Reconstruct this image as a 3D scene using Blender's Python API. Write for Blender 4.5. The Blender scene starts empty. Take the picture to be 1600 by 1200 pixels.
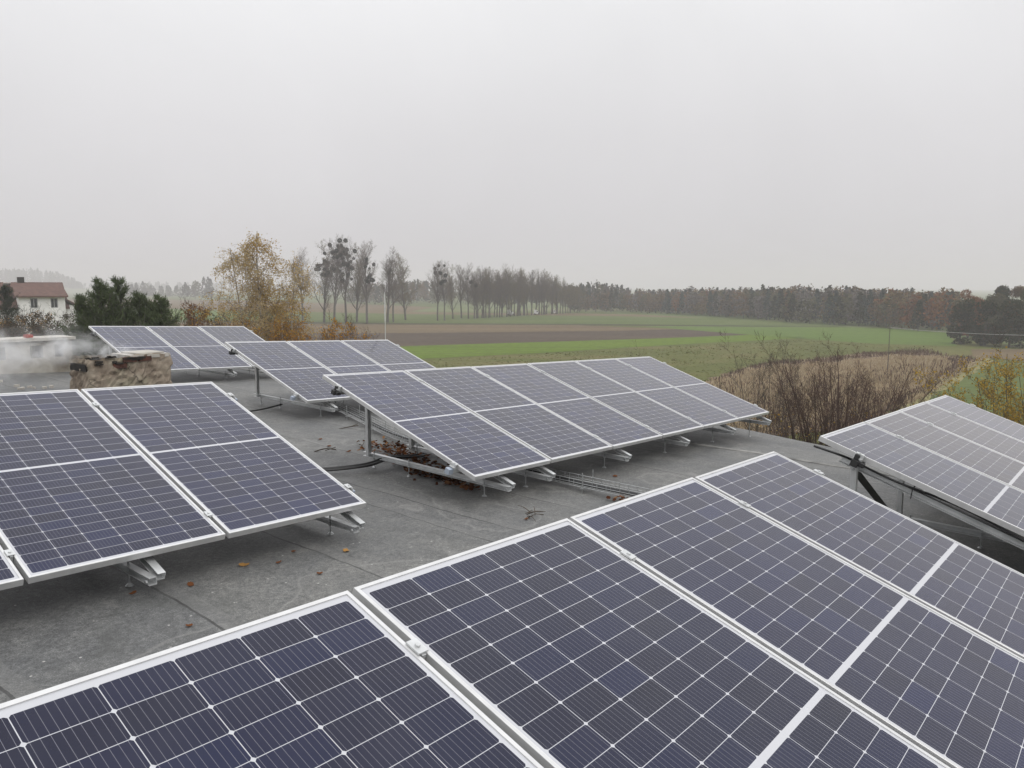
import bpy, math, random
import numpy as np
from math import radians as R_

# ------------------------------------------------------------------ camera, world, sun, exposure
C = bpy.context.scene.collection
SC = bpy.context.scene
ZC = 10.0                                   # eye height above the fields
TH = R_(7.082)
cam_d = bpy.data.cameras.new('camera'); cam = bpy.data.objects.new('camera', cam_d); C.objects.link(cam)
cam.location = (0, 0, ZC); cam.rotation_euler = (math.pi/2 - TH, 0, 0)
cam_d.sensor_width = 36; cam_d.lens = 36*1223.5/1600; cam_d.clip_end = 8000; cam_d.clip_start = .05
SC.camera = cam

SUN_AZ = (0.62, -0.72); SUN_EL = R_(56)
w = bpy.data.worlds.new('World'); SC.world = w; w.use_nodes = True
nt = w.node_tree; nt.nodes.clear()
o_ = nt.nodes.new('ShaderNodeOutputWorld'); bg = nt.nodes.new('ShaderNodeBackground')
sky = nt.nodes.new('ShaderNodeTexSky'); sky.sky_type = 'NISHITA'; sky.sun_disc = False
sky.sun_elevation = SUN_EL; sky.sun_rotation = math.atan2(SUN_AZ[0], SUN_AZ[1])
hs = nt.nodes.new('ShaderNodeHueSaturation'); hs.inputs['Saturation'].default_value = .12
nt.links.new(sky.outputs[0], hs.inputs['Color'])
tc = nt.nodes.new('ShaderNodeTexCoord'); sx = nt.nodes.new('ShaderNodeSeparateXYZ')
nt.links.new(tc.outputs['Generated'], sx.inputs[0])
rmp = nt.nodes.new('ShaderNodeValToRGB')      # overcast deck: dimmer towards the horizon
rmp.color_ramp.elements[0].position = 0; rmp.color_ramp.elements[0].color = (.219, .2145, .2215, 1)
rmp.color_ramp.elements[1].position = 1; rmp.color_ramp.elements[1].color = (.54, .544, .556, 1)
for p_, c_ in ((.18, (.2655, .262, .2685, 1)), (.33, (.323, .3235, .329, 1)), (.5, (.46, .463, .472, 1)), (.72, (.54, .544, .555, 1))):
    e = rmp.color_ramp.elements.new(p_); e.color = c_
nt.links.new(sx.outputs['Z'], rmp.inputs[0])
sn = nt.nodes.new('ShaderNodeTexNoise'); sn.inputs['Scale'].default_value = 2.6; sn.inputs['Detail'].default_value = 5; sn.inputs['Distortion'].default_value = .6
nt.links.new(tc.outputs['Generated'], sn.inputs['Vector'])
mr = nt.nodes.new('ShaderNodeMapRange'); mr.inputs['To Min'].default_value = 25.8; mr.inputs['To Max'].default_value = 28.2
mr.inputs['From Min'].default_value = .3; mr.inputs['From Max'].default_value = .7
nt.links.new(sn.outputs['Fac'], mr.inputs['Value'])
vm = nt.nodes.new('ShaderNodeVectorMath'); vm.operation = 'SCALE'
nt.links.new(mr.outputs[0], vm.inputs['Scale'])
nt.links.new(rmp.outputs[0], vm.inputs[0])
mx = nt.nodes.new('ShaderNodeMix'); mx.data_type = 'RGBA'; mx.inputs[0].default_value = .93
nt.links.new(hs.outputs[0], mx.inputs[6]); nt.links.new(vm.outputs[0], mx.inputs[7])
nt.links.new(mx.outputs[2], bg.inputs[0]); bg.inputs[1].default_value = .1
nt.links.new(bg.outputs[0], o_.inputs[0])

sl = bpy.data.lights.new('sun', 'SUN'); so = bpy.data.objects.new('sun', sl); C.objects.link(so)
sl.energy = 1.1; sl.angle = R_(40); sl.color = (1, .97, .93)
sd = np.array([SUN_AZ[0]*math.cos(SUN_EL), SUN_AZ[1]*math.cos(SUN_EL), math.sin(SUN_EL)])
from mathutils import Vector, Matrix
so.rotation_euler = Vector(sd).to_track_quat('Z', 'Y').to_euler(); so.location = (0, -20, 60)

SC.view_settings.view_transform = 'Standard'; SC.view_settings.look = 'None'
SC.view_settings.exposure = .1; SC.view_settings.gamma = 1
SC.cycles.use_denoising = True
SC.cycles.volume_bounces = 3; SC.cycles.max_bounces = 8; SC.cycles.transparent_max_bounces = 16

rng = np.random.default_rng(7); random.seed(7)

# ------------------------------------------------------------------ helpers
def G(px, py, z=0.0):
    """the point of the level plane z seen at photograph pixel (px, py): used once to lay out the fields"""
    x = (px-800)/1223.5; y = (py-600)/1223.5
    d = np.array([x, math.cos(TH)-y*math.sin(TH), -math.sin(TH)-y*math.cos(TH)])
    t = (z-ZC)/d[2]
    return np.array([d[0]*t, d[1]*t, z])
def D(px, dist):
    return np.array([(px-800)/1223.5*dist, dist, 0.0])
def hz(py, dist):
    """height of something dist metres away whose tip shows at row py"""
    y = (py-600)/1223.5
    return ZC + dist*(-math.sin(TH)-y*math.cos(TH))/(math.cos(TH)-y*math.sin(TH))

class MB:
    def __init__(s): s.v = []; s.f = []; s.m = []; s.n = 0; s.uv = None
    def add(s, v, f, m=0):
        v = np.asarray(v, float); s.v.append(v)
        for q in f: s.f.append([i+s.n for i in q]); s.m.append(m)
        s.n += len(v)
    def quads(s, v4, m=0):
        """v4: (n,4,3) separate quads"""
        v4 = np.asarray(v4, float); n = len(v4); s.v.append(v4.reshape(-1, 3))
        idx = (np.arange(4*n).reshape(n, 4)+s.n).tolist(); s.f += idx
        s.m += (list(m) if hasattr(m, '__len__') else [m]*n); s.n += 4*n
    def box(s, c, sx_, sy, sz, X=(1,0,0), Y=(0,1,0), Z=(0,0,1), m=0):
        c = np.asarray(c, float); X, Y, Z = map(np.asarray, (X, Y, Z))
        v = [c + X*sx_*i/2 + Y*sy*j/2 + Z*sz*k/2 for k in (-1, 1) for j in (-1, 1) for i in (-1, 1)]
        s.add(v, [(0,2,3,1),(4,5,7,6),(0,1,5,4),(2,6,7,3),(0,4,6,2),(1,3,7,5)], m)
    def beam(s, p0, p1, up, prof, m=0):
        """extrude a closed profile [(side, up)...] from p0 to p1"""
        p0 = np.asarray(p0, float); p1 = np.asarray(p1, float)
        d = p1-p0; d /= np.linalg.norm(d); sd_ = np.cross(d, up); sd_ /= np.linalg.norm(sd_); u2 = np.cross(sd_, d)
        k = len(prof)
        v = [p+sd_*a+u2*b for p in (p0, p1) for a, b in prof]
        f = [(i, (i+1) % k, (i+1) % k+k, i+k) for i in range(k)]
        f += [tuple(range(k-1, -1, -1)), tuple(range(k, 2*k))]
        s.add(v, f, m)
    def tube(s, pts, rad, k=5, m=0, cap=True):
        pts = np.asarray(pts, float); n = len(pts)
        rad = np.broadcast_to(np.asarray(rad, float), (n,))
        t = np.gradient(pts, axis=0); t /= np.linalg.norm(t, axis=1)[:, None]+1e-12
        ref = np.array([.31, .17, .93]) if abs(t[0, 2]) < .9 else np.array([.9, .3, .1])
        a = np.cross(t, ref); a /= np.linalg.norm(a, axis=1)[:, None]+1e-12; b = np.cross(t, a)
        an = np.arange(k)*2*np.pi/k
        v = (pts[:, None] + rad[:, None, None]*(np.cos(an)[None, :, None]*a[:, None]+np.sin(an)[None, :, None]*b[:, None])).reshape(-1, 3)
        f = [(i*k+j, i*k+(j+1) % k, (i+1)*k+(j+1) % k, (i+1)*k+j) for i in range(n-1) for j in range(k)]
        if cap: f += [tuple(range(k-1, -1, -1)), tuple((n-1)*k+j for j in range(k))]
        s.add(v, f, m)
    def build(s, name, mats, parent=None, origin=None, smooth=False):
        me = bpy.data.meshes.new(name)
        v = np.concatenate(s.v) if s.v else np.zeros((0, 3))
        if origin is None and parent is not None:
            p = parent
            while p.parent: p = p.parent
            origin = np.array(p.location)
        if origin is not None: v = v-np.asarray(origin, float)
        me.from_pydata(v.tolist(), [], s.f)
        mats = mats if isinstance(mats, (list, tuple)) else [mats]
        for q in mats: me.materials.append(q)
        if len(mats) > 1: me.polygons.foreach_set('material_index', s.m)
        if smooth: me.polygons.foreach_set('use_smooth', [True]*len(me.polygons))
        me.update()
        ob = bpy.data.objects.new(name, me); C.objects.link(ob)
        if parent is not None: ob.parent = parent
        elif origin is not None: ob.location = origin
        return ob
def tag(o, label=None, cat=None, group=None, kind=None):
    if label: o['label'] = label
    if cat: o['category'] = cat
    if group: o['group'] = group
    if kind: o['kind'] = kind
    return o
def thing(name, label, cat, loc, group=None):
    o = bpy.data.objects.new(name, None); C.objects.link(o); o.location = loc; o.empty_display_size = .2
    return tag(o, label, cat, group)
def copy_tree(o, parent=None):
    c = o.copy(); C.objects.link(c)
    if parent is not None: c.parent = parent
    for ch in list(o.children): copy_tree(ch, c)
    return c

def new_mat(name):
    m = bpy.data.materials.new(name); m.use_nodes = True; n = m.node_tree
    return m, n, n.nodes['Principled BSDF'], n.nodes['Material Output']
def N(n, typ, **kw):
    q = n.nodes.new(typ)
    for k_, v_ in kw.items(): setattr(q, k_, v_)
    return q
def math_(n, op, a, b=None, clamp=False):
    q = n.nodes.new('ShaderNodeMath'); q.operation = op; q.use_clamp = clamp
    for i, x in enumerate((a, b)):
        if x is None: continue
        if isinstance(x, (int, float)): q.inputs[i].default_value = x
        else: n.links.new(x, q.inputs[i])
    return q.outputs[0]
def ramp(n, fac, stops):
    q = n.nodes.new('ShaderNodeValToRGB'); cr = q.color_ramp
    while len(cr.elements) > 1: cr.elements.remove(cr.elements[-1])
    cr.elements[0].position = stops[0][0]; cr.elements[0].color = (*stops[0][1], 1)
    for p, c in stops[1:]:
        e_ = cr.elements.new(p); e_.color = (*c, 1)
    n.links.new(fac, q.inputs[0]); return q.outputs[0]
def noise(n, vec, scale, detail=4, rough=.55, dist=0):
    q = n.nodes.new('ShaderNodeTexNoise'); q.inputs['Scale'].default_value = scale
    q.inputs['Detail'].default_value = detail; q.inputs['Roughness'].default_value = rough; q.inputs['Distortion'].default_value = dist
    if vec is not None: n.links.new(vec, q.inputs['Vector'])
    return q.outputs['Fac']
def mixc(n, fac, a, b, mode='MIX'):
    q = n.nodes.new('ShaderNodeMix'); q.data_type = 'RGBA'; q.blend_type = mode
    for i, x in ((0, fac), (6, a), (7, b)):
        if isinstance(x, (int, float)): q.inputs[i].default_value = x
        elif isinstance(x, tuple): q.inputs[i].default_value = (*x, 1)
        else: n.links.new(x, q.inputs[i])
    return q.outputs[2]
def coords(n, kind='Object', scale=(1, 1, 1), rot=0.0):
    t = n.nodes.new('ShaderNodeTexCoord'); m = n.nodes.new('ShaderNodeMapping')
    m.inputs['Scale'].default_value = scale; m.inputs['Rotation'].default_value = (0, 0, rot)
    n.links.new(t.outputs[kind], m.inputs['Vector']); return m.outputs[0]
def bump(n, bsdf, h, strength=.3, dist=.01):
    q = n.nodes.new('ShaderNodeBump'); q.inputs['Strength'].default_value = strength; q.inputs['Distance'].default_value = dist
    n.links.new(h, q.inputs['Height']); n.links.new(q.outputs[0], bsdf.inputs['Normal'])

def mat_plain(name, c0, c1, scale=8, rough=.7, metal=0.0, bmp=0.0, spec=.5, kind='Object'):
    m, n, b, o = new_mat(name)
    f = noise(n, coords(n, kind), scale)
    n.links.new(ramp(n, f, [(.3, c0), (.7, c1)]), b.inputs['Base Color'])
    b.inputs['Roughness'].default_value = rough; b.inputs['Metallic'].default_value = metal
    b.inputs['Specular IOR Level'].default_value = spec
    if bmp: bump(n, b, f, bmp)
    return m
def mat_leaf(name, stops, transl=.3, tint=None):
    """each leaf its own colour"""
    m, n, b, o = new_mat(name); n.nodes.remove(b)
    g = N(n, 'ShaderNodeNewGeometry')
    c = ramp(n, g.outputs['Random Per Island'], stops)
    if tint:
        f = noise(n, coords(n, 'Object'), tint[0], 2)
        c = mixc(n, ramp(n, f, [(.38, (0, 0, 0)), (.62, (1, 1, 1))]), c, tint[1])
    d = N(n, 'ShaderNodeBsdfDiffuse'); t = N(n, 'ShaderNodeBsdfTranslucent'); mx_ = N(n, 'ShaderNodeMixShader')
    mx_.inputs[0].default_value = transl
    n.links.new(c, d.inputs[0]); n.links.new(c, t.inputs[0])
    n.links.new(d.outputs[0], mx_.inputs[1]); n.links.new(t.outputs[0], mx_.inputs[2]); n.links.new(mx_.outputs[0], o.inputs[0])
    return m

# ------------------------------------------------------------------ materials
def mat_cells():
    """half-cut mono cells under glass, drawn in metres on the panel's own UV"""
    m, n, b, o = new_mat('solar cells under glass')
    tcn = N(n, 'ShaderNodeTexCoord'); s = N(n, 'ShaderNodeSeparateXYZ'); n.links.new(tcn.outputs['UV'], s.inputs[0])
    U, V = s.outputs[0], s.outputs[1]
    PX = .1588; CW = .1568; X0 = (1.002-6*PX)/2
    PY = .0807; CH = .0789; GAP = .019; Y0 = (2.02-24*PY-GAP)/2
    half = math_(n, 'GREATER_THAN', V, 1.01)
    Vs = math_(n, 'SUBTRACT', V, math_(n, 'ADD', math_(n, 'MULTIPLY', half, GAP), Y0))
    ux = math_(n, 'DIVIDE', math_(n, 'SUBTRACT', U, X0), PX); vy = math_(n, 'DIVIDE', Vs, PY)
    ix = math_(n, 'FLOOR', ux); iy = math_(n, 'FLOOR', vy)
    fx = math_(n, 'MULTIPLY', math_(n, 'SUBTRACT', math_(n, 'FRACT', ux), .5), PX)
    fy = math_(n, 'MULTIPLY', math_(n, 'SUBTRACT', math_(n, 'FRACT', vy), .5), PY)
    ax = math_(n, 'ABSOLUTE', fx); ay = math_(n, 'ABSOLUTE', fy)
    inx = math_(n, 'LESS_THAN', ax, CW/2); iny = math_(n, 'LESS_THAN', ay, CH/2)
    ch = math_(n, 'LESS_THAN', math_(n, 'ADD', ax, ay), CW/2+CH/2-.0052)
    lim = math_(n, 'MULTIPLY', math_(n, 'GREATER_THAN', ux, 0), math_(n, 'LESS_THAN', ux, 6))
    lim2 = math_(n, 'MULTIPLY', math_(n, 'GREATER_THAN', vy, 0), math_(n, 'LESS_THAN', vy, 24))
    # nothing printed in the middle strip
    mid = math_(n, 'GREATER_THAN', math_(n, 'ABSOLUTE', math_(n, 'SUBTRACT', V, 1.01)), GAP/2)
    cell = math_(n, 'MULTIPLY', math_(n, 'MULTIPLY', math_(n, 'MULTIPLY', inx, iny), ch), math_(n, 'MULTIPLY', math_(n, 'MULTIPLY', lim, lim2), mid))
    # nine busbar wires running along the slope
    bb = math_(n, 'ABSOLUTE', math_(n, 'SUBTRACT', math_(n, 'FRACT', math_(n, 'ADD', math_(n, 'DIVIDE', fx, CW/9), .5)), .5))
    bb = math_(n, 'LESS_THAN', bb, .026)
    fin = math_(n, 'LESS_THAN', math_(n, 'FRACT', math_(n, 'MULTIPLY', V, 1/.0016)), .05)
    cv = N(n, 'ShaderNodeCombineXYZ'); n.links.new(ix, cv.inputs[0]); n.links.new(iy, cv.inputs[1])
    oi = N(n, 'ShaderNodeObjectInfo'); n.links.new(math_(n, 'MULTIPLY', oi.outputs['Random'], 50), cv.inputs[2])
    wn = N(n, 'ShaderNodeTexWhiteNoise'); wn.noise_dimensions = '3D'; n.links.new(cv.outputs[0], wn.inputs['Vector'])
    c = ramp(n, wn.outputs['Value'], [(0, (.0038, .0045, .020)), (.5, (.0038, .0050, .027)), (.85, (.0036, .0060, .034)), (1, (.0040, .0080, .043))])
    big = noise(n, coords(n, 'UV', (1.2, 1.2, 1)), 2.2, 2)
    c = mixc(n, ramp(n, big, [(.35, (0, 0, 0)), (.7, (.5, .5, .5))]), c, (.0048, .0085, .036))
    pv = N(n, 'ShaderNodeValToRGB'); pv.color_ramp.elements[0].color = (.78, .78, .8, 1); pv.color_ramp.elements[1].color = (1.25, 1.2, 1.3, 1)
    n.links.new(oi.outputs['Random'], pv.inputs[0])
    c = mixc(n, 1.0, c, pv.outputs[0], 'MULTIPLY')
    c = mixc(n, math_(n, 'MULTIPLY', bb, .7), c, (.21, .21, .24))
    c = mixc(n, cell, (.46, .465, .49), c)
    dn = noise(n, coords(n, 'UV'), 3.0, 6, .65)                      # dust film
    dust = ramp(n, dn, [(.4, (0, 0, 0)), (.85, (.03, .03, .03))])
    c = mixc(n, dust, c, (.36, .34, .31))
    v3 = N(n, 'ShaderNodeCombineXYZ'); n.links.new(U, v3.inputs[0]); n.links.new(V, v3.inputs[1]); n.links.new(math_(n, 'MULTIPLY', oi.outputs['Random'], 40), v3.inputs[2])
    vs = N(n, 'ShaderNodeTexVoronoi'); vs.inputs['Scale'].default_value = 2.3; n.links.new(v3.outputs[0], vs.inputs['Vector'])
    c = mixc(n, ramp(n, vs.outputs['Distance'], [(.012, (.55, .55, .55)), (.022, (0, 0, 0))]), c, (.42, .41, .37))
    n.links.new(c, b.inputs['Base Color'])
    b.inputs['Roughness'].default_value = .5; b.inputs['Specular IOR Level'].default_value = .0
    b.inputs['Coat Weight'].default_value = 1.0; b.inputs['Coat IOR'].default_value = 1.37
    b.inputs['Sheen Weight'].default_value = .6; b.inputs['Sheen Roughness'].default_value = .27
    n.links.new(ramp(n, math_(n, 'FRACT', math_(n, 'MULTIPLY', oi.outputs['Random'], 7.3)), [(0, (1, .93, .86)), (.6, (1, .95, .91)), (1, (.84, .87, 1))]), b.inputs['Sheen Tint'])   # dry dust film
    rr = N(n, 'ShaderNodeMapRange'); n.links.new(dn, rr.inputs[0]); rr.inputs['To Min'].default_value = .10; rr.inputs['To Max'].default_value = .2
    n.links.new(rr.outputs[0], b.inputs['Coat Roughness'])
    return m
M = {}
M['cells'] = mat_cells()
M['alu'] = mat_plain('anodised aluminium', (.56, .56, .56), (.66, .66, .655), 14, .38, .55, .02)
M['rail'] = mat_plain('mill aluminium rail', (.50, .51, .51), (.66, .67, .67), 9, .42, .6, .04)
M['cap'] = mat_plain('grey plastic end cap', (.28, .32, .38), (.34, .38, .45), 20, .5)
M['steel'] = mat_plain('galvanised steel', (.32, .33, .33), (.48, .49, .49), 40, .45, .7, .1)
M['back'] = mat_plain('darkened backsheet', (.10, .10, .10), (.13, .13, .13), 4, .6)  # white sheet toned dark to deepen the shade under the panels
M['cable'] = mat_plain('black cable', (.010, .010, .011), (.022, .022, .022), 30, .55)
M['black'] = mat_plain('black plastic and shaded brace', (.012, .012, .012), (.025, .025, .025), 30, .5)

def mat_roof():
    m, n, b, o = new_mat('bitumen roofing felt')
    tcn = N(n, 'ShaderNodeTexCoord'); s = N(n, 'ShaderNodeSeparateXYZ'); n.links.new(tcn.outputs['UV'], s.inputs[0])
    A_, B_ = s.outputs[0], s.outputs[1]
    uv = tcn.outputs['UV']
    gran = noise(n, uv, 150, 3, .75); gran2 = noise(n, uv, 38, 4, .75)
    big = noise(n, uv, .8, 7, .66, .8)
    c = ramp(n, big, [(.28, (.070, .072, .074)), (.46, (.098, .099, .097)), (.62, (.124, .123, .117)), (.78, (.145, .143, .135))])
    c = mixc(n, .9, c, ramp(n, gran, [(.32, (.15, .15, .15)), (.5, (.5, .5, .5)), (.66, (.88, .88, .88))]), 'OVERLAY')
    c = mixc(n, .85, c, ramp(n, gran2, [(.3, (.22, .22, .22)), (.5, (.48, .48, .48)), (.7, (.80, .80, .79))]), 'OVERLAY')
    mid = noise(n, uv, 9, 6, .75, .5)
    c = mixc(n, .75, c, ramp(n, mid, [(.32, (.30, .30, .30)), (.5, (.5, .5, .5)), (.68, (.68, .675, .66))]), 'OVERLAY')
    # sheet-to-sheet tone: every felt roll a little different
    roll = math_(n, 'FLOOR', math_(n, 'DIVIDE', math_(n, 'ADD', A_, -.02), .965))
    wn = N(n, 'ShaderNodeTexWhiteNoise'); wn.noise_dimensions = '1D'; n.links.new(roll, wn.inputs['W'])
    c = mixc(n, .5, c, ramp(n, wn.outputs['Value'], [(0, (.44, .445, .455)), (1, (.54, .54, .53))]), 'OVERLAY')
    # pale dusty runs along the falls, dried puddle rims
    st = noise(n, coords(n, 'UV', (1.1, .35, 1)), 1.5, 8, .72, 1.2)
    c = mixc(n, ramp(n, st, [(.6, (0, 0, 0)), (.76, (.5, .5, .5))]), c, (.22, .215, .20))
    pd = noise(n, uv, .8, 3, .5, .3)
    rim = math_(n, 'ABSOLUTE', math_(n, 'SUBTRACT', pd, .57))
    c = mixc(n, ramp(n, rim, [(0, (.30, .30, .30)), (.010, (.0, .0, .0))]), c, (.27, .265, .25))
    dk = noise(n, uv, 1.7, 5, .6, .5)
    c = mixc(n, ramp(n, dk, [(.60, (0, 0, 0)), (.68, (.45, .45, .45))]), c, (.055, .057, .052))
    sp = N(n, 'ShaderNodeTexVoronoi'); sp.inputs['Scale'].default_value = 9.5; n.links.new(uv, sp.inputs['Vector'])
    c = mixc(n, ramp(n, sp.outputs['Distance'], [(.04, (.8, .8, .8)), (.07, (0, 0, 0))]), c, (.42, .41, .39))
    sp2 = N(n, 'ShaderNodeTexVoronoi'); sp2.inputs['Scale'].default_value = 3.1; n.links.new(uv, sp2.inputs['Vector'])
    c = mixc(n, ramp(n, sp2.outputs['Distance'], [(.04, (.7, .7, .7)), (.055, (0, 0, 0))]), c, (.05, .045, .04))
    # lap joints of the rolls
    wob = math_(n, 'MULTIPLY', math_(n, 'SUBTRACT', noise(n, coords(n, 'UV', (.4, 1.0, 1)), 1.6, 4), .5), .10)
    Aw = math_(n, 'ADD', A_, wob)
    seam = None; side = None
    for k_, q in enumerate((-2.95, -1.98, -1.0, 0.0, .97, 1.88, 2.86, 3.85, 4.19, 5.05, 6.0, 6.98, 7.9, 8.82, 9.8)):
        d_ = math_(n, 'SUBTRACT', Aw, q)
        l = math_(n, 'LESS_THAN', math_(n, 'ABSOLUTE', d_), .0075)
        h = math_(n, 'MULTIPLY', math_(n, 'GREATER_THAN', d_, .0055), math_(n, 'LESS_THAN', d_, .10 if q < 8.5 else .05))
        seam = l if seam is None else math_(n, 'MAXIMUM', seam, l)
        side = h if side is None else math_(n, 'MAXIMUM', side, h)
    dirt = ramp(n, noise(n, uv, 3, 5), [(.3, (.35, .35, .35)), (.6, (1, 1, 1))])
    c = mixc(n, math_(n, 'MULTIPLY', side, .20), c, (.17, .168, .16))
    c = mixc(n, math_(n, 'MULTIPLY', seam, dirt), c, (.028, .027, .026))
    n.links.new(c, b.inputs['Base Color'])
    b.inputs['Roughness'].default_value = .58; b.inputs['Specular IOR Level'].default_value = .45
    hgt = math_(n, 'ADD', math_(n, 'MULTIPLY', gran, .35), math_(n, 'ADD', math_(n, 'MULTIPLY', side, .6), math_(n, 'MULTIPLY', big, 2.5)))
    bump(n, b, hgt, .45, .008)
    return m
M['roof'] = mat_roof()
def mat_render():
    m, n, b, o = new_mat('weathered chimney render')
    v = coords(n, 'Object')
    f = noise(n, v, 5, 8, .65, .4); g = noise(n, v, 1.7, 4)
    c = ramp(n, f, [(.28, (.075, .058, .042)), (.42, (.19, .15, .112)), (.58, (.30, .25, .195)), (.75, (.40, .355, .295))])
    c = mixc(n, ramp(n, g, [(.45, (0, 0, 0)), (.62, (.7, .7, .7))]), c, (.20, .19, .13))
    cr = N(n, 'ShaderNodeTexVoronoi'); cr.feature = 'DISTANCE_TO_EDGE'; cr.inputs['Scale'].default_value = 1.5
    wv = mixc(n, .25, v, N(n, 'ShaderNodeTexNoise').outputs['Color']); n.links.new(wv, cr.inputs['Vector'])
    c = mixc(n, ramp(n, cr.outputs['Distance'], [(.006, (.7, .7, .7)), (.014, (0, 0, 0))]), c, (.05, .04, .03))
    n.links.new(c, b.inputs['Base Color']); b.inputs['Roughness'].default_value = .9
    bump(n, b, f, .8, .03)
    return m
M['render'] = mat_render()
M['brick'] = mat_plain('old soot brick', (.012, .008, .007), (.16, .06, .038), 5, .95, 0, .6)
M['soot'] = mat_plain('soot', (.006, .006, .006), (.03, .025, .02), 12, .95)
M['capstone'] = mat_plain('chimney cap concrete', (.30, .28, .25), (.50, .475, .43), 6, .9, 0, .5)
M['palerender'] = mat_plain('pale chimney render', (.16, .14, .11), (.50, .475, .42), 3.2, .9, 0, .5)
M['wallr'] = mat_plain('grey wall render', (.36, .35, .33), (.5, .49, .46), 2, .9)

# ------------------------------------------------------------------ roof frame: a runs along the panel rows, b down their slope
AZ = R_(50.5)
AD = np.array([math.cos(AZ), math.sin(AZ), 0]); BD = np.array([math.sin(AZ), -math.cos(AZ), 0]); ZD = np.array([0, 0, 1.])
def smooth(x): x = min(max(x, 0), 1); return x*x*(3-2*x)
def roofz(a, b):
    e_ = .01*max(a-3, 0)+.085*smooth((b+5.0)/2.0)*smooth((a-8.7)/2.2)+.03*smooth((a-9.6)/1.2)
    dip = .012*math.sin(a*1.3+.4)*math.cos(b*.9)
    return ZC-1.627-.041*a-.025*b-e_+dip*.6
def RP(a, b, h=0.0): return AD*a+BD*b+ZD*(roofz(a, b)+h)
A_MIN, A_MAX, B_MIN, B_MAX = -6.0, 10.95, -15.75, 5.0
bld = thing('flat_roofed_building', 'flat roofed building with grey felt roof under the solar panels', 'building', (0, 0, 0))
mb = MB(); na, nb = 86, 104
aa = np.linspace(A_MIN, A_MAX, na); bb_ = np.linspace(B_MIN, B_MAX, nb)
mb.add([RP(a, b) for a in aa for b in bb_], [(i*nb+j, i*nb+j+1, (i+1)*nb+j+1, (i+1)*nb+j) for i in range(na-1) for j in range(nb-1)])
ro = mb.build('roof', M['roof'], bld, smooth=True)
uvl = ro.data.uv_layers.new(name='UV')
co = np.empty(len(ro.data.vertices)*3); ro.data.vertices.foreach_get('co', co); co = co.reshape(-1, 3)
li = np.empty(len(ro.data.loops), int); ro.data.loops.foreach_get('vertex_index', li)
uvs = np.stack([co[li]@AD, co[li]@BD], 1); uvl.data.foreach_set('uv', uvs.ravel())
if ro.data.polygons[0].normal.z < 0: ro.data.flip_normals()
# raised lap joint towards the right edge
mb = MB(); q = [RP(8.82+.05*math.sin(b*1.7)+.02*math.sin(b*5), b, .004) for b in np.linspace(B_MIN, B_MAX, 120)]
for i in range(119): mb.beam(q[i], q[i+1], ZD, [(-.03, -.004), (.03, -.004), (.026, .006), (-.03, .010)])
M['lap'] = mat_plain('felt lap with pale highlight', (.10, .10, .095), (.26, .255, .24), 7, .8)  # pale tone paints in the highlight along the raised lap
mb.build('felt_lap', M['lap'], bld)
# walls and edge flashing
for (a0, b0, a1, b1) in ((A_MAX, B_MIN, A_MAX, B_MAX), (A_MIN, B_MIN, A_MAX, B_MIN), (A_MIN, B_MAX, A_MAX, B_MAX), (A_MIN, B_MIN, A_MIN, B_MAX)):
    mb = MB(); K = 40
    for i in range(K):
        t0, t1 = i/K, (i+1)/K
        p = [RP(a0+(a1-a0)*t, b0+(b1-b0)*t, -.01) for t in (t0, t1)]
        inn = (AD*((A_MIN+A_MAX)/2)+BD*((B_MIN+B_MAX)/2)); inn[2] = 0
        mb.add([p[0], p[1], p[1]*[1, 1, 0]+[0, 0, -.5], p[0]*[1, 1, 0]+[0, 0, -.5]], [(0, 1, 2, 3)])
    mb.build('wall', M['wallr'], bld)
    mb = MB()
    out = AD*np.sign(a0-2) if a0 == a1 else BD*np.sign(b0+5)
    for i in range(K):
        t0, t1 = i/K, (i+1)/K
        p0, p1 = [RP(a0+(a1-a0)*t, b0+(b1-b0)*t, -.055)+out*.012 for t in (t0, t1)]
        mb.beam(p0, p1, ZD, [(-.012, -.05), (.012, -.05), (.012, .045), (-.012, .045)])
    mb.build('edge_flashing', M['steel'], bld)

# ------------------------------------------------------------------ solar panels
u = np.array([.6296115, .77582741, -.04100238]); v = np.array([.72460332, -.60544101, -.32922821]); wn_ = np.array([.28024879, -.1775754, .94335974])
u /= np.linalg.norm(u); v -= u*(u@v); v /= np.linalg.norm(v); wn_ = np.cross(v, u)*1.0
if wn_[2] < 0: wn_ = -wn_
W_, L_, GP = 1.002, 2.02, .0225; PT = W_+GP
T = {k: np.array(p)+[0, 0, ZC] for k, p in dict(A=(-3.70812142, 4.72589328, -.67710353), B=(-1.74975301, 7.19960146, -.805959), C=(-4.05958087, 11.0639044, -.77446976),
     D=(-7.4509467, 13.79645318, -.68449068), E=(-1.07153877, 1.23730446, -.76495731), F=(2.01232789, 5.02918931, -.96484312)).items()}
def RM(p):
    m = Matrix.Identity(4)
    for i in range(3):
        m[i][0] = u[i]; m[i][1] = -v[i]; m[i][2] = wn_[i]; m[i][3] = p[i]
    return m
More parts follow.
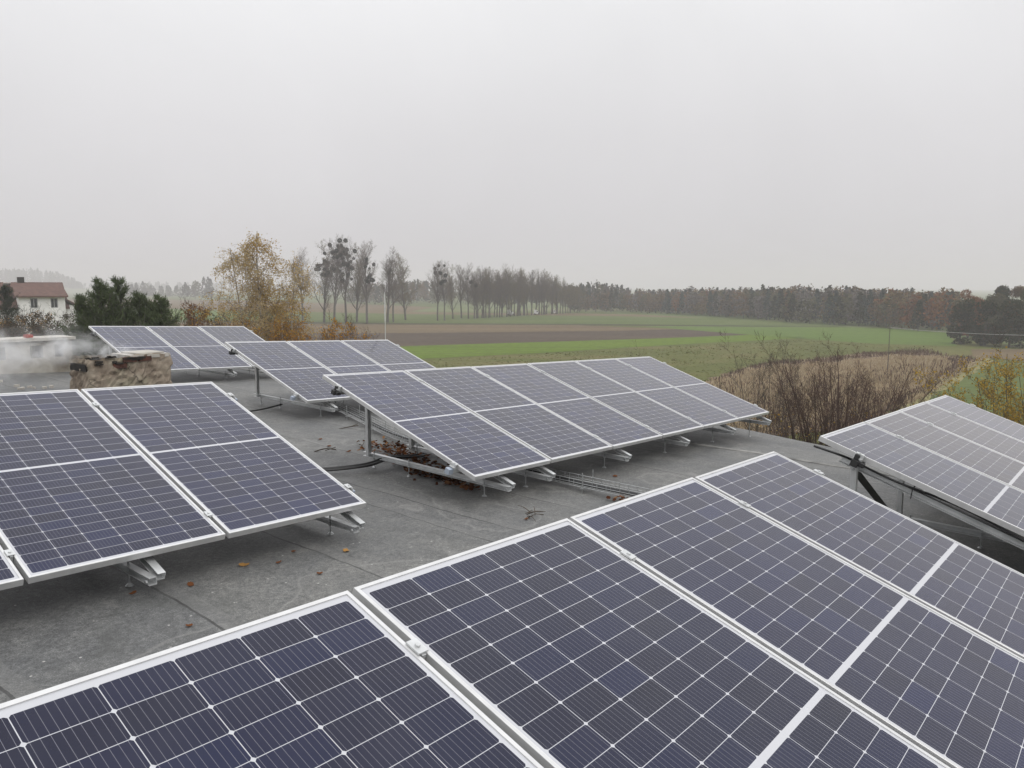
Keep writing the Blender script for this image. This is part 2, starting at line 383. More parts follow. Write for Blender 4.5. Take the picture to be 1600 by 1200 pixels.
def panel_meshes():
    f = MB(); lip, wall, H = .0125, .0022, .035
    # frame: four mitred bars with a lip over the glass
    def ring(x0, z): return [(x0, -x0, z), (W_-x0, -x0, z), (W_-x0, -(L_-x0), z), (x0, -(L_-x0), z)]
    loops = [ring(lip, -.0045), ring(lip, -.0006), ring(.0012, 0), ring(0, -.0012), ring(0, -H), ring(.028, -H), ring(.028, -H+.002), ring(wall, -H+.002), ring(wall, -.0065)]
    vv = [p for r in loops for p in r]; ff = []
    for i in range(len(loops)-1):
        for j in range(4):
            k2 = (j+1) % 4; ff.append((i*4+j, i*4+k2, (i+1)*4+k2, (i+1)*4+j))
    f.add(vv, ff)
    g = MB(); g.add([(.003, -.003, -.0042), (W_-.003, -.003, -.0042), (W_-.003, -L_+.003, -.0042), (.003, -L_+.003, -.0042)], [(0, 3, 2, 1)])
    b = MB(); b.add([(.003, -.003, -.0085), (W_-.003, -.003, -.0085), (W_-.003, -L_+.003, -.0085), (.003, -L_+.003, -.0085)], [(0, 1, 2, 3)])
    j = MB()
    for x in (.3, .5, .7): j.box((x, -1.01, -.0175), .09, .06, .018)
    return f, g, b, j
proto = thing('solar_panel', '', 'solar panel', (0, 0, 0))
_f, _g, _b, _j = panel_meshes()
fo = _f.build('frame', M['alu']); go = _g.build('cell_sheet', M['cells']); bo = _b.build('back_sheet', M['back']); jo = _j.build('junction_boxes', M['black'])
jo.name = 'junction_box'
for q in (fo, go, bo, jo): q.parent = proto
uvl = go.data.uv_layers.new(name='UV')
for lp in go.data.loops:
    c_ = go.data.vertices[lp.vertex_index].co; uvl.data[lp.index].uv = (c_.x, -c_.y)
if go.data.polygons[0].normal.z < 0: go.data.flip_normals()
ordn = ['first', 'second', 'third', 'fourth', 'fifth', 'sixth']
rows = {
 'E': (range(0, 4), ['nearest solar panel of the front row, cut by the left and bottom photo edges', 'large solar panel second in the front row, in the bottom middle',
                     'solar panel third in the front row, between the bottom middle panel and the end one', 'end solar panel of the front row, its upper corner pointing at the bare bush']),
 'F': (range(0, 4), ['pale reflecting solar panel at the left end of the right edge row, a cable below', 'second panel from the left end of the pale right edge row',
                     'third panel from the left end of the pale right edge row', 'farthest panel of the pale right edge row, beside the yellow leaved tree']),
 'A': (range(-1, 2), ['solar panel at the left photo edge showing only its lowest corner', 'left of the two big blue solar panels in front of the smoking chimney', 'right of the two big blue solar panels in front of the smoking chimney']),
 'B': (range(0, 6), ['panel at the left end of the six panel middle row, beside the cable tray'] + ['%s panel from the left in the six panel middle row' % ordn[i] for i in range(1, 5)] + ['panel at the far right end of the six panel middle row, near roof edge']),
 'C': (range(0, 3), ['left panel of the three panel row in front of the golden birch', 'middle panel of the three panel row in front of the golden birch', 'right panel of the three panel row below the thin lightning rod']),
 'D': (range(0, 3), ['left panel of the rearmost row, partly behind the smoke and broken chimney', 'middle panel of the rearmost row behind the broken chimney', 'right panel of the rearmost row, half hidden by the row in front'])}
gname = dict(A='solar panels in the left row', B='solar panels in the middle row', C='solar panels in the row before the birch', D='solar panels in the rearmost row', E='solar panels in the front row', F='solar panels in the right edge row')
first = True
for k_, (idx, labs) in rows.items():
    for i, lab in zip(idx, labs):
        r = proto if first else copy_tree(proto); first = False
        jt = rng.normal(0, 1, 2)
        r.matrix_world = RM(T[k_]+u*(i*PT)+wn_*jt[0]*.0012+v*jt[1]*.002); tag(r, lab, 'solar panel', gname[k_])

# ------------------------------------------------------------------ racks
CH = lambda w_, h_, t_: [(-w_/2, -h_/2), (w_/2, -h_/2), (w_/2, -h_/2+t_), (-w_/2+t_, -h_/2+t_), (-w_/2+t_, h_/2-t_), (w_/2, h_/2-t_), (w_/2, h_/2), (-w_/2, h_/2)]
RECT = lambda w_, h_: [(-w_/2, -h_/2), (w_/2, -h_/2), (w_/2, h_/2), (-w_/2, h_/2)]
def rack(key, i0, i1, us, label, brace=False, ties=False):
    P0 = T[key]; root = thing('mounting_rack', label, 'mounting rack', P0+[0, 0, -.7], 'aluminium racks under the panel rows')
    e0, e1 = i0*PT-.055, (i1+1)*PT-GP+.055
    pd = .035+.020
    for vv in (.27, 1.80):
        mb = MB(); mb.beam(P0+u*e0+v*vv-wn_*pd, P0+u*e1+v*vv-wn_*pd, wn_, RECT(.040, .0398)); pu = mb.build('purlin', M['rail'], root)
        mb = MB()
        if vv > 1:
            mb.box(P0+u*(e0-.006)+v*vv-wn_*pd, .05, .046, .046, u, v, wn_); mb.build('end_cap', M['cap'], pu)
        else:
            mb.box(P0+u*(e0-.004)+v*vv-wn_*pd, .03, .044, .042, u, v, wn_)
            mb.box(P0+u*(e0+.012)+v*(vv+.02)-wn_*(pd-.005), .04, .07, .026, u, v, wn_)
            mb.box(P0+u*(e0+.02)+v*(vv-.005)-wn_*(pd-.035), .025, .03, .04, u, v, wn_); mb.build('end_cap', M['black'], pu)
        mb = MB(); mb.box(P0+u*(e1+.004)+v*vv-wn_*pd, .02, .044, .044, u, v, wn_); mb.build('end_cap', M['cap'], pu)
        # clamps on the purlin, one between each pair of panels and one at each end
        for i in range(i0, i1+2):
            uu = i*PT-GP/2 + (-.006 if i == i0 else .006 if i == i1+1 else 0)
            mb = MB(); c0 = P0+u*uu+v*vv
            sgn = 1 if i == i0 else -1 if i == i1+1 else 0
            mb.box(c0+wn_*.0042+u*sgn*.006, .034, .050, .005, u, v, wn_)
            mb.box(c0-wn_*.017-u*sgn*.010, .014, .060, .034, u, v, wn_)
            if sgn: mb.box(c0-wn_*.022-u*sgn*.020, .020, .050, .006, u, v, wn_)
            hx = c0+wn_*.007; mb.tube([hx-wn_*.002, hx+wn_*.005], .0075, 6)
            mb.build('clamp', M['rail'], root)
    bh = np.array([BD[0], BD[1], -.025]); bh /= np.linalg.norm(bh)
    vh = v*[1, 1, 0]; vh /= np.linalg.norm(vh)
    for q, uu in enumerate(us):
        S = lambda vv, d_: P0+u*uu+v*vv-wn_*d_
        mb = MB(); mb.beam(S(.16, .0955), S(2.13, .0955), wn_, CH(.042, .0405, .0035)); fr = mb.build('support_frame', M['rail'], root)
        tip = S(2.115, .118); back = 2.115-.22
        # base rail: from the tip level back to the post
        e_ = tip-vh*(1.80)+ZD*(.025*1.80); rb = -u*.043
        mb = MB(); mb.beam(e_+rb*.98, tip+rb*.98+vh*.02, ZD, CH(.040, .0405, .0035)); mb.build('base_rail', M['rail'], fr)
        # rear post
        pt = S(.27, .11); zb = e_[2]-.018
        base = np.array([pt[0], pt[1], zb])+rb*.98
        top = S(.27, .09)+rb*.98; top = np.array([base[0], base[1], top[2]])
        mb = MB(); mb.beam(base, top, vh, CH(.040, .036, .0035)); mb.build('post', M['rail'], fr)
        for bx, br_ in ((top-ZD*.015-u*.022, .009), (tip-u*.066-ZD*.002, .011)):
            mb = MB(); mb.tube([bx, bx-u*.010], br_, 6); mb.build('bolt_head', M['steel'], fr)
        for dd in (.26, 1.18, 1.66):
            p = tip-vh*dd+ZD*(.025*dd)+rb*.98; zr = roofz(p@AD, p@BD)
            mb = MB(); mb.tube([[p[0], p[1], zr-.002], [p[0], p[1], p[2]+.045]], .006, 6)
            mb.tube([[p[0], p[1], zr-.001], [p[0], p[1], zr+.012]], [.024, .012], 8)
            mb.tube([[p[0], p[1], p[2]-.032], [p[0], p[1], p[2]-.022]], .014, 6)
            mb.build('hanger_bolt', M['steel'], fr)
        if brace and q == 0:
            us2 = us[1]; S2 = P0+u*us2
            p2 = S2+v*2.115-wn_*.118-vh*1.80+ZD*.045
            mb = MB(); mb.beam(top-ZD*.03+u*.02, p2-u*.03, vh, RECT(.06, .004)); mb.build('brace', M['black'], root)  # black colour stands in for the shade the brace lies in
    return root
rack('B', 0, 5, (.39, .95, 2.25, 3.54, 4.81, 6.0), 'aluminium rack carrying the six panel middle row')
rack('A', -1, 1, (-.72, .59, 1.93), 'aluminium rack under the big blue panels at left')
rack('C', 0, 2, (.40, 1.5, 2.65), 'aluminium rack under the three panel row before the birch')
rack('D', 0, 2, (.3, 1.65, 2.7), 'aluminium rack under the rearmost panel row')
rack('E', -1, 3, (.55, 1.6, 2.7, 3.75), 'rack under the front row, seen only as rail ends and clamps')
rack('F', 0, 3, (.06, 1.36, 2.5, 3.7), 'rack under the right edge row with its post and shaded brace open to view', brace=True)

# ------------------------------------------------------------------ cables, tray and small things on the roof
def spline(pts, n=40):
    pts = np.asarray(pts, float); t = np.arange(len(pts)); q = np.linspace(0, len(pts)-1, n); out = []
    for x in q:
        i = min(int(x), len(pts)-2); f = x-i
        p0 = pts[max(i-1, 0)]; p1 = pts[i]; p2 = pts[i+1]; p3 = pts[min(i+2, len(pts)-1)]
        out.append(.5*((2*p1)+(-p0+p2)*f+(2*p0-5*p1+4*p2-p3)*f*f+(-p0+3*p1-3*p2+p3)*f**3))
    return np.array(out)
mb = MB()
for o1, o2 in ((0, 0), (.022, .004), (-.018, .012)):
    mb.tube(spline([RP(3.75+o1, -6.2, .03+o2), RP(4.1, -5.75+o1, .035+o2), RP(4.55, -5.52+o1, .06+o2), RP(4.9, -5.55+o1, .085+o2), RP(5.25, -5.55+o1, .06+o2), RP(5.55, -5.75+o1, .05+o2), RP(5.62, -5.9, .3)], 50), .012, 6)
tag(mb.build('cable', M['cable'], origin=RP(4.5, -5.5)), 'thick black cable bundle lying on the felt below the middle row', 'cable')
mb = MB(); mb.tube(spline([RP(4.6, -9.0, .02), RP(5.2, -9.15, .018), RP(5.8, -9.2, .03), RP(6.3, -9.35, .06)], 30), .011, 6)
tag(mb.build('cable', M['cable'], origin=RP(5.5, -9.1)), 'black cable running to the post of the row before the birch', 'cable')
mb = MB(); P0 = T['F']
cp = [P0+u*(-.12)+v*.02-wn_*.05]+[P0+u*(.03+.02*math.sin(t*9))+v*t-wn_*(.058+.012*math.sin(t*5)) for t in np.linspace(.2, 2.0, 16)]
mb.tube(spline(cp, 60), .008, 6)
tag(mb.build('cable', M['cable'], origin=P0), 'black cable hanging along the underside of the right edge row', 'cable')
mb = MB()
for t in (.26, .62):
    c0 = P0+u*.03+v*t-wn_*.058; mb.tube(spline([c0+wn_*.02, c0-u*.02, c0-wn_*.02-u*.005, c0-wn_*.07+v*.01], 10), .003, 4); mb.tube([c0+wn_*.0, c0+wn_*.05-u*.02+v*.01], .003, 4)
tag(mb.build('cable_tie', M['black'], origin=P0), 'black cable ties holding the cable under the right edge row', 'cable tie')
# black connectors dangling from the second frame of the middle row
mb = MB(); p = RP(5.62, -5.9, .12)
mb.tube([p, p+ZD*.25], .022, 6)
for s_ in (0, 1, 2):
    mb.tube(spline([p+ZD*.2, p+AD*.1*s_+BD*.08+ZD*.12, p+AD*(.12+.08*s_)+BD*.1+ZD*(.02), p+AD*(.25+.1*s_)+BD*.05+ZD*.05], 16), .007, 5)
tag(mb.build('connector_cables', M['cable'], origin=p), 'dangling black connector leads beside the leaf pile under the middle row', 'cable')

# wire mesh cable tray
path = spline([RP(6.95, -9.6, .06), RP(6.85, -9.0, .06), RP(6.38, -7.8, .06), RP(5.85, -6.5, .06), RP(5.64, -5.4, .06), RP(5.62, -4.2, .055), RP(5.64, -3.2, .055), RP(5.66, -2.4, .055)], 150)
tr = thing('cable_tray', 'galvanised wire mesh cable tray running over the felt under the middle row', 'cable tray', path[0])
tg = np.gradient(path, axis=0); tg /= np.linalg.norm(tg, axis=1)[:, None]; sd_ = np.cross(tg, ZD)
mb = MB()
prof = [(-.075, .06), (-.075, .03), (-.075, 0), (-.037, 0), (0, 0), (.037, 0), (.075, 0), (.075, .03), (.075, .06)]
for a, b in prof: mb.tube(path+sd_*a+ZD*b, .0028, 4)
seg = np.linalg.norm(np.diff(path, axis=0), axis=1).cumsum(); tot = seg[-1]; s_ = 0
for x in np.arange(0, tot, .075):
    i = int(np.searchsorted(seg, x)); mb.tube([path[i]+sd_[i]*a+ZD*b for a, b in (prof[0], prof[2], prof[6], prof[8])], .0026, 4)
mb.build('wire_mesh', M['steel'], tr)
mb = MB()
for o1 in (-.03, 0, .03): mb.tube(path[::3]+sd_[::3]*o1+ZD*.012, .008, 5)
mb.build('cable', M['cable'], tr)
mb = MB()
for x in np.arange(.6, tot, 1.1):
    i = int(np.searchsorted(seg, x)); p = path[i]; zr = roofz(p@AD, p@BD)
    for sg in (-1, 1):
        q = p+sd_[i]*.085*sg; mb.tube([[q[0], q[1], zr], [q[0], q[1], p[2]+.13]], .005, 5)
    mb.beam(p-sd_[i]*.1-ZD*.008, p+sd_[i]*.1-ZD*.008, ZD, RECT(.03, .008))
mb.build('bracket', M['steel'], tr)

# leaves
M['leafy'] = mat_leaf('fallen yellow leaf', [(0, (.36, .22, .07)), (.5, (.32, .18, .06)), (1, (.26, .14, .06))], .1)
M['leafb'] = mat_leaf('fallen brown leaf', [(0, (.045, .018, .010)), (.4, (.10, .040, .020)), (.8, (.17, .075, .035)), (1, (.24, .13, .06))], .1)
def leaf_shape(s):
    pts = []
    for i in range(15):
        t = i/15*2*math.pi; r = s*(.62+.38*abs(math.cos(2.5*t)))*(1 if i else .6); pts.append((r*math.cos(t)*1.1, r*math.sin(t)*.8, .12*s*math.cos(2*t)+.2*s*(r/s)**2))
    return [(0, 0, 0)]+pts
def add_leaf(mb, p, s, yaw, tilt=0.0):
    q = np.array(leaf_shape(s)); c_, s2 = math.cos(yaw), math.sin(yaw)
    q[:, 2] += q[:, 0]*tilt; x = q[:, 0]*c_-q[:, 1]*s2; y = q[:, 0]*s2+q[:, 1]*c_
    mb.add(np.stack([x, y, q[:, 2]], 1)+p, [(0, i, i % 15+1) for i in range(1, 16)])
def roof_pix(px, py):
    x = (px-800)/1223.5; y = (py-600)/1223.5
    d = np.array([x, math.cos(TH)-y*math.sin(TH), -math.sin(TH)-y*math.cos(TH)]); t = 1.0
    lo, hi = .5, 40
    for _ in range(50):
        t = (lo+hi)/2; p = d*t
        if p[2]+ZC > roofz(p@AD, p@BD): lo = t
        else: hi = t
    return p@AD, p@BD
for px, py, s, y_, lab in ((381, 884, .036, 1, 'largest yellow fallen leaf on the felt, below the corner of the blue panels'), (541, 862, .028, 1, 'yellow leaf on the felt halfway between the blue panels and the front row'),
        (435, 880, .02, 0, 'small rusty leaf right of the largest yellow leaf'), (459, 863, .02, 0, 'small brown leaf on the seam behind the largest yellow leaf'), (208, 928, .022, 0, 'brown leaf left of the rail foot under the blue panels'),
        (298, 915, .024, 0, 'curled rusty leaf right of the rail foot under the blue panels'), (499, 897, .021, 0, 'rusty leaf nearest the front row corner'), (295, 979, .02, 0, 'faint brown leaf low on the bare felt at left'),
        (500, 687, .032, 0, 'rusty leaf on the felt left of the middle row post, farther one'), (514, 698, .032, 0, 'rusty leaf on the felt left of the middle row post, nearer one'), (545, 706, .03, 0, 'brown leaf touching the black cable bundle'),
        (961, 745, .03, 0, 'brown leaf on the felt between the middle row feet'), (910, 756, .03, 0, 'orange leaf caught beside the cable tray'), (822, 812, .02, 0, 'reddish leaf by the dry twig')):
    a, b = roof_pix(px, py); mb = MB(); add_leaf(mb, RP(a, b, .006), s, rng.uniform(0, 6), rng.uniform(-.2, .3))
    tag(mb.build('fallen_leaf', M['leafy'] if y_ else M['leafb'], origin=RP(a, b)), lab, 'leaf', 'single leaves on the roof felt')
mb = MB()
for i in range(620):
    t = rng.uniform(); 
    if i < 430: a = 5.55-.62*t+rng.normal(0, .12); b = -6.45+1.7*t+rng.normal(0, .13); h = abs(rng.normal(0, .035))
    elif i < 560: a = 4.98-.12*t+rng.normal(0, .05); b = -5.35+.95*t+rng.normal(0, .05); h = abs(rng.normal(0, .012))
    else: a = 5.62+rng.normal(0, .06); b = -3.15+rng.normal(0, .18); h = abs(rng.normal(0, .02))
    add_leaf(mb, RP(a, b, .008+h), rng.uniform(.016, .032), rng.uniform(0, 6.3), rng.uniform(-.8, .8))
tag(mb.build('leaf_litter', M['leafb'], origin=RP(5, -5.5)), 'drift of brown dead leaves under the left end of the middle row', 'leaf litter', kind='stuff')
M['twig'] = mat_plain('dead twig', (.035, .028, .02), (.08, .06, .045), 20, .9)
a, b = roof_pix(832, 806); mb = MB()
for i in range(9):
    d_ = rng.normal(0, 1, 3)*[1, 1, .2]; d_ /= np.linalg.norm(d_); c0 = RP(a+rng.normal(0, .05), b+rng.normal(0, .05), .008)
    mb.tube(spline([c0, c0+d_*.08+ZD*.015, c0+d_*.16+rng.normal(0, .02, 3)+ZD*.004], 8), [.0035]*4+[.002]*4, 4)
tag(mb.build('twig', M['twig'], origin=RP(a, b)), 'small dry forked twig lying on the felt in front of the cable tray', 'twig')
for px, py, L0, yaw, lab in ((545, 669, .25, .6, 'dark stick lying on the felt under the row before the birch'), (508, 706, .22, .2, 'short dark stick left of the middle row post'), (565, 700, .2, 2.0, 'thin stick leaning on the cable bundle')):
    a, b = roof_pix(px, py); c0 = RP(a, b, .012); d_ = np.array([math.cos(yaw), math.sin(yaw), .06])
    mb = MB(); mb.tube(spline([c0-d_*L0/2, c0+rng.normal(0, .012, 3), c0+d_*L0/2], 8), .006, 5); mb.tube([c0, c0+d_*L0*.3+[.03, .05, .02]], .004, 4)
    tag(mb.build('twig', M['twig'], origin=c0), lab, 'twig')
# lightning rod beyond the row before the birch
M['rod'] = mat_plain('weathered rod', (.45, .45, .43), (.6, .6, .57), 10, .5, .3)
p = RP(9.45, -10.75); rodt = thing('lightning_rod', 'thin pale lightning rod standing behind the row before the birch', 'lightning rod', p)
mb = MB(); mb.tube([p, p+ZD*1.2], .009, 6); mb.build('mast', M['rod'], rodt)
mb = MB(); mb.tube([p+ZD*1.2, p+ZD*1.66], [.014, .012], 6); mb.tube([p+ZD*1.66, p+ZD*1.72], [.012, .003], 6); mb.build('tip', M['rod'], rodt)
mb = MB(); mb.box(p+ZD*.05, .25, .25, .1); mb.build('base_block', M['capstone'], rodt)

# ------------------------------------------------------------------ chimneys (built onto the roof: parts of the building)
def rough_block(a0, a1, b0, b1, z0, z1, seed, nx=26, nz=12, amp=.02, top_amp=.05, taper=.02):
    """rendered masonry block with ragged top: outer shell only, open at the top"""
    rg = np.random.default_rng(seed); per = []
    na_, nb2 = nx, max(6, int(nx*(b1-b0)/(a1-a0)))
    for i in range(na_): per.append((a0+(a1-a0)*i/na_, b1))
    for i in range(nb2): per.append((a1, b1+(b0-b1)*i/nb2))
    for i in range(na_): per.append((a1+(a0-a1)*i/na_, b0))
    for i in range(nb2): per.append((a0, b0+(b1-b0)*i/nb2))
    n_ = len(per); ca, cb = (a0+a1)/2, (b0+b1)/2; vs = []
    top = top_amp*np.convolve(rg.normal(0, 1, n_+8), np.ones(5)/5, 'valid')[:n_]
    for k in range(nz+1):
        t = k/nz
        for i, (a, b) in enumerate(per):
            o_ = rg.normal(0, amp*.35)+amp*math.sin(i*.9+k*.7)*.4-taper*t
            da, db = a-ca, b-cb; l = math.hypot(da, db)
            vs.append(AD*(a+da/l*o_)+BD*(b+db/l*o_)+ZD*(z0+(z1+top[i]-z0)*t))
    fs = [(k*n_+i, k*n_+(i+1) % n_, (k+1)*n_+(i+1) % n_, (k+1)*n_+i) for k in range(nz) for i in range(n_)]
    return vs, fs, n_, top
zr = roofz(5.2, -11.7); ZT = ZC-1.0
mb = MB(); vs, fs, n_, top = rough_block(4.63, 5.84, -12.16, -11.5, zr-.05, ZT, 3, 30, 12, .035, .035)
mb.add(vs, fs); ch = mb.build('chimney', M['render'], bld, smooth=False)
ch['label'] = 'low broken brick and render chimney with soot, smoke rising from its flue'
mb = MB(); vs, fs, n_, top = rough_block(4.71, 5.76, -12.08, -11.58, zr-.05, ZT-.035, 5, 20, 4, .01, .03); mb.add(vs, fs)
mb.box(AD*5.05+BD*-11.83+ZD*(ZT-.14), .85, .52, .1, AD, BD); mb.build('flue', M['soot'], ch)
mb = MB(); mb.box(AD*5.53+BD*-11.83+ZD*(ZT-.02), .60, .64, .05, AD, BD); mb.box(AD*5.56+BD*-11.83+ZD*(ZT+.012), .42, .5, .035, AD, BD); mb.build('cap_slab', M['capstone'], ch)
for i, k in ((2, 0), (3, 0), (1, 1)):
    mb = MB(); mb.box(AD*(4.82+.2*i+.05*k+rng.normal(0, .01))+BD*(-11.532+rng.normal(0, .006))+ZD*(ZT-.05-.085*k), .19, .09, .068, AD, BD)
    mb.build('exposed_brick', M['brick'], ch)
mb = MB()
for i in range(16):
    a = rng.uniform(4.72, 5.42); mb.box(AD*a+BD*(-11.492)+ZD*(ZT-rng.uniform(-.01, .10)), rng.uniform(.04, .12), .03, rng.uniform(.012, .035), AD, BD, ZD+AD*rng.normal(0, .2))
mb.build('soot_crust', M['soot'], ch)
# rear chimney block with square vent holes right through it
zr = roofz(4.6, -15.0); Z1 = ZC-.93; b0, b1 = -15.5, -14.95
mb = MB(); holes = [3.62, 4.62, 5.20, 5.56]; hw, hz0, hz1 = .10, Z1-.30, Z1-.08; a0, a1 = 2.3, 5.78
edges = [a0]+[x for h in holes for x in (h-hw*(.7 if h > 5.5 else 1), h+hw*(.7 if h > 5.5 else 1))]+[a1]
for i in range(0, len(edges), 2):
    x0, x1 = edges[i], edges[i+1]; mb.box(AD*(x0+x1)/2+BD*(b0+b1)/2+ZD*(hz0+hz1)/2, x1-x0, b1-b0, hz1-hz0, AD, BD)
mb.box(AD*(a0+a1)/2+BD*(b0+b1)/2+ZD*(zr-.1+hz0)/2, a1-a0, b1-b0, hz0-zr+.1, AD, BD); mb.box(AD*(a0+a1)/2+BD*(b0+b1)/2+ZD*(hz1+Z1)/2, a1-a0, b1-b0, Z1-hz1, AD, BD)
ch2 = mb.build('chimney', M['palerender'], bld); ch2['label'] = 'long pale stained chimney block with square vent holes behind the smoke'
mb = MB(); mb.box(AD*(a0+a1)/2+BD*(b0+b1)/2+ZD*(Z1+.025), a1-a0+.1, b1-b0+.1, .05, AD, BD); mb.build('cap_slab', M['capstone'], ch2)
M['redbrick'] = mat_plain('red brick', (.22, .035, .025), (.34, .06, .04), 9, .8)
mb = MB(); p = AD*5.12+BD*(-15.05)+ZD*(Z1+.085); mb.box(p, .10, .16, .05, AD, BD)
tag(mb.build('brick', M['redbrick'], origin=p-ZD*.0325), 'loose red brick lying on the slab of the rear chimney block', 'brick')
# rubble crumbs on the felt by the chimneys
mb = MB()
for i in range(26):
    a = 3.9+rng.normal(0, .5); b = -12.6+rng.normal(0, .5); mb.box(RP(a, b, .012), *rng.uniform(.02, .07, 3), AD, BD)
tag(mb.build('rubble', M['capstone'], origin=RP(3.9, -12.6)), 'crumbs of fallen render on the felt left of the broken chimney', 'rubble', kind='stuff')

# smoke: a box of thin vapour whose density follows a swelling, drifting plume
def mat_smoke():
    m, n, b, o = new_mat('smoke'); n.nodes.remove(b)
    vp = N(n, 'ShaderNodeVolumePrincipled'); vp.inputs['Color'].default_value = (.97, .975, .985, 1); vp.inputs['Anisotropy'].default_value = .2
    tcn = N(n, 'ShaderNodeTexCoord'); s = N(n, 'ShaderNodeSeparateXYZ'); n.links.new(tcn.outputs['Object'], s.inputs[0])
    X, Y, Z = s.outputs
    Xc = math_(n, 'MAXIMUM', X, 0)
    cz = math_(n, 'SUBTRACT', math_(n, 'MULTIPLY', math_(n, 'MINIMUM', math_(n, 'ADD', Xc, .15), .55), .42), math_(n, 'MULTIPLY', math_(n, 'MAXIMUM', math_(n, 'SUBTRACT', Xc, .6), 0), .17))
    r = math_(n, 'ADD', .20, math_(n, 'MULTIPLY', math_(n, 'MINIMUM', Xc, 2.2), .19))
    dz = math_(n, 'SUBTRACT', Z, cz)
    rho = math_(n, 'DIVIDE', math_(n, 'ADD', math_(n, 'MULTIPLY', Y, Y), math_(n, 'MULTIPLY', dz, dz)), math_(n, 'MULTIPLY', r, r))
    fall = math_(n, 'SUBTRACT', 1.0, rho, True)
    e0 = math_(n, 'MULTIPLY', math_(n, 'ADD', X, .32), 4.0, True); e1 = math_(n, 'MULTIPLY', math_(n, 'SUBTRACT', 3.3, X), 1.0, True)
    mp = N(n, 'ShaderNodeMapping'); mp.inputs['Scale'].default_value = (.8, 1.1, 1.1); n.links.new(tcn.outputs['Object'], mp.inputs['Vector'])
    f = noise(n, mp.outputs[0], 3.1, 6, .62, 1.2)
    dn = math_(n, 'MAXIMUM', math_(n, 'SUBTRACT', f, .43), 0)
    thin = math_(n, 'DIVIDE', 21.0, math_(n, 'ADD', .55, Xc))
    d_ = math_(n, 'MULTIPLY', math_(n, 'MULTIPLY', dn, fall), math_(n, 'MULTIPLY', math_(n, 'MULTIPLY', e0, e1), thin))
    n.links.new(d_, vp.inputs['Density']); n.links.new(vp.outputs[0], o.inputs['Volume']); return m
M['smoke'] = mat_smoke()
mb = MB(); mb.box((1.45, 0, .02), 3.7, 1.34, 1.16)
smk = mb.build('smoke', M['smoke'])
sxd = -AD*.985-BD*.17; sxd /= np.linalg.norm(sxd); syd = np.cross(ZD, sxd); p = AD*5.15+BD*-11.85+ZD*(ZT-.04)
mw = Matrix.Identity(4)
for i in range(3): mw[i][0] = sxd[i]; mw[i][1] = syd[i]; mw[i][2] = ZD[i]; mw[i][3] = p[i]
smk.matrix_world = mw
tag(smk, 'pale smoke drifting left from the broken chimney', 'smoke', kind='stuff')

# ------------------------------------------------------------------ fields
def mat_field(name, stops, sc=(.05, .05), rot=0.0, fine=1.5, rows=None, bmp=.3):
    m, n, b, o = new_mat(name)
    g = noise(n, coords(n, 'Object', (sc[0], sc[1], 1), rot), 1.0, 6, .62, .3)
    h = noise(n, coords(n, 'Object', (1, 1, 1)), fine, 5, .7)
    c = ramp(n, g, stops)
    c = mixc(n, .6, c, ramp(n, h, [(.3, (.3, .3, .3)), (.7, (.7, .7, .7))]), 'OVERLAY')
    if rows:
        t = coords(n, 'Object', (1, 1, 1), rot); s = N(n, 'ShaderNodeSeparateXYZ'); n.links.new(t, s.inputs[0])
        w_ = math_(n, 'SINE', math_(n, 'MULTIPLY', s.outputs[1], rows)); c = mixc(n, .3, c, ramp(n, math_(n, 'MULTIPLY', math_(n, 'ADD', w_, 1), .5), [(.0, (.42, .42, .42)), (1, (.58, .58, .58))]), 'OVERLAY')
    if rows:      # wheel tracks of the drill
        w2 = math_(n, 'ABSOLUTE', math_(n, 'SINE', math_(n, 'MULTIPLY', s.outputs[1], math.pi/13)))
        c = mixc(n, math_(n, 'MULTIPLY', math_(n, 'LESS_THAN', w2, .10), .35), c, (.07, .065, .035))
    n.links.new(c, b.inputs['Base Color']); b.inputs['Roughness'].default_value = 1; b.inputs['Specular IOR Level'].default_value = .1
    if bmp: bump(n, b, h, bmp, .15)
    return m
M['meadow'] = mat_field('rough olive meadow', [(.3, (.068, .080, .022)), (.5, (.092, .099, .030)), (.7, (.13, .112, .048))], (.06, .12), .1, .9)
M['ground'] = mat_field('distant fields', [(.35, (.09, .12, .045)), (.55, (.12, .14, .06)), (.7, (.17, .15, .085))], (.004, .02), .1, .5)
M['bright'] = mat_field('bright winter crop', [(.3, (.080, .122, .014)), (.6, (.095, .138, .018)), (.8, (.115, .148, .028))], (.02, .09), .05, .7, 1.6)
M['green'] = mat_field('green winter crop', [(.3, (.075, .120, .024)), (.6, (.090, .132, .030)), (.8, (.105, .135, .04))], (.02, .06), .05, .7, 1.2)
M['dull'] = mat_field('dull green field', [(.3, (.068, .094, .028)), (.6, (.088, .110, .036)), (.8, (.115, .122, .048))], (.015, .08), .05, .6)
M['plough'] = mat_field('ploughed soil', [(.3, (.058, .044, .033)), (.6, (.076, .058, .043)), (.8, (.10, .078, .055))], (.02, .1), .05, .6, 1.4)
M['stubble'] = mat_field('stubble', [(.3, (.105, .078, .046)), (.6, (.13, .098, .058)), (.8, (.16, .122, .076))], (.02, .1), .05, .6)
M['track'] = mat_field('pale grass track', [(.3, (.13, .13, .055)), (.6, (.20, .18, .085)), (.8, (.25, .215, .12))], (.2, .2), .0, 1.2)
M['weed'] = mat_field('weedy ground', [(.3, (.10, .07, .045)), (.55, (.17, .125, .08)), (.75, (.26, .20, .13))], (.12, .16), .0, 1.0)
M['ditch'] = mat_field('dark ditch bank', [(.3, (.035, .040, .018)), (.7, (.06, .058, .03))], (.05, .2), .0, .9)
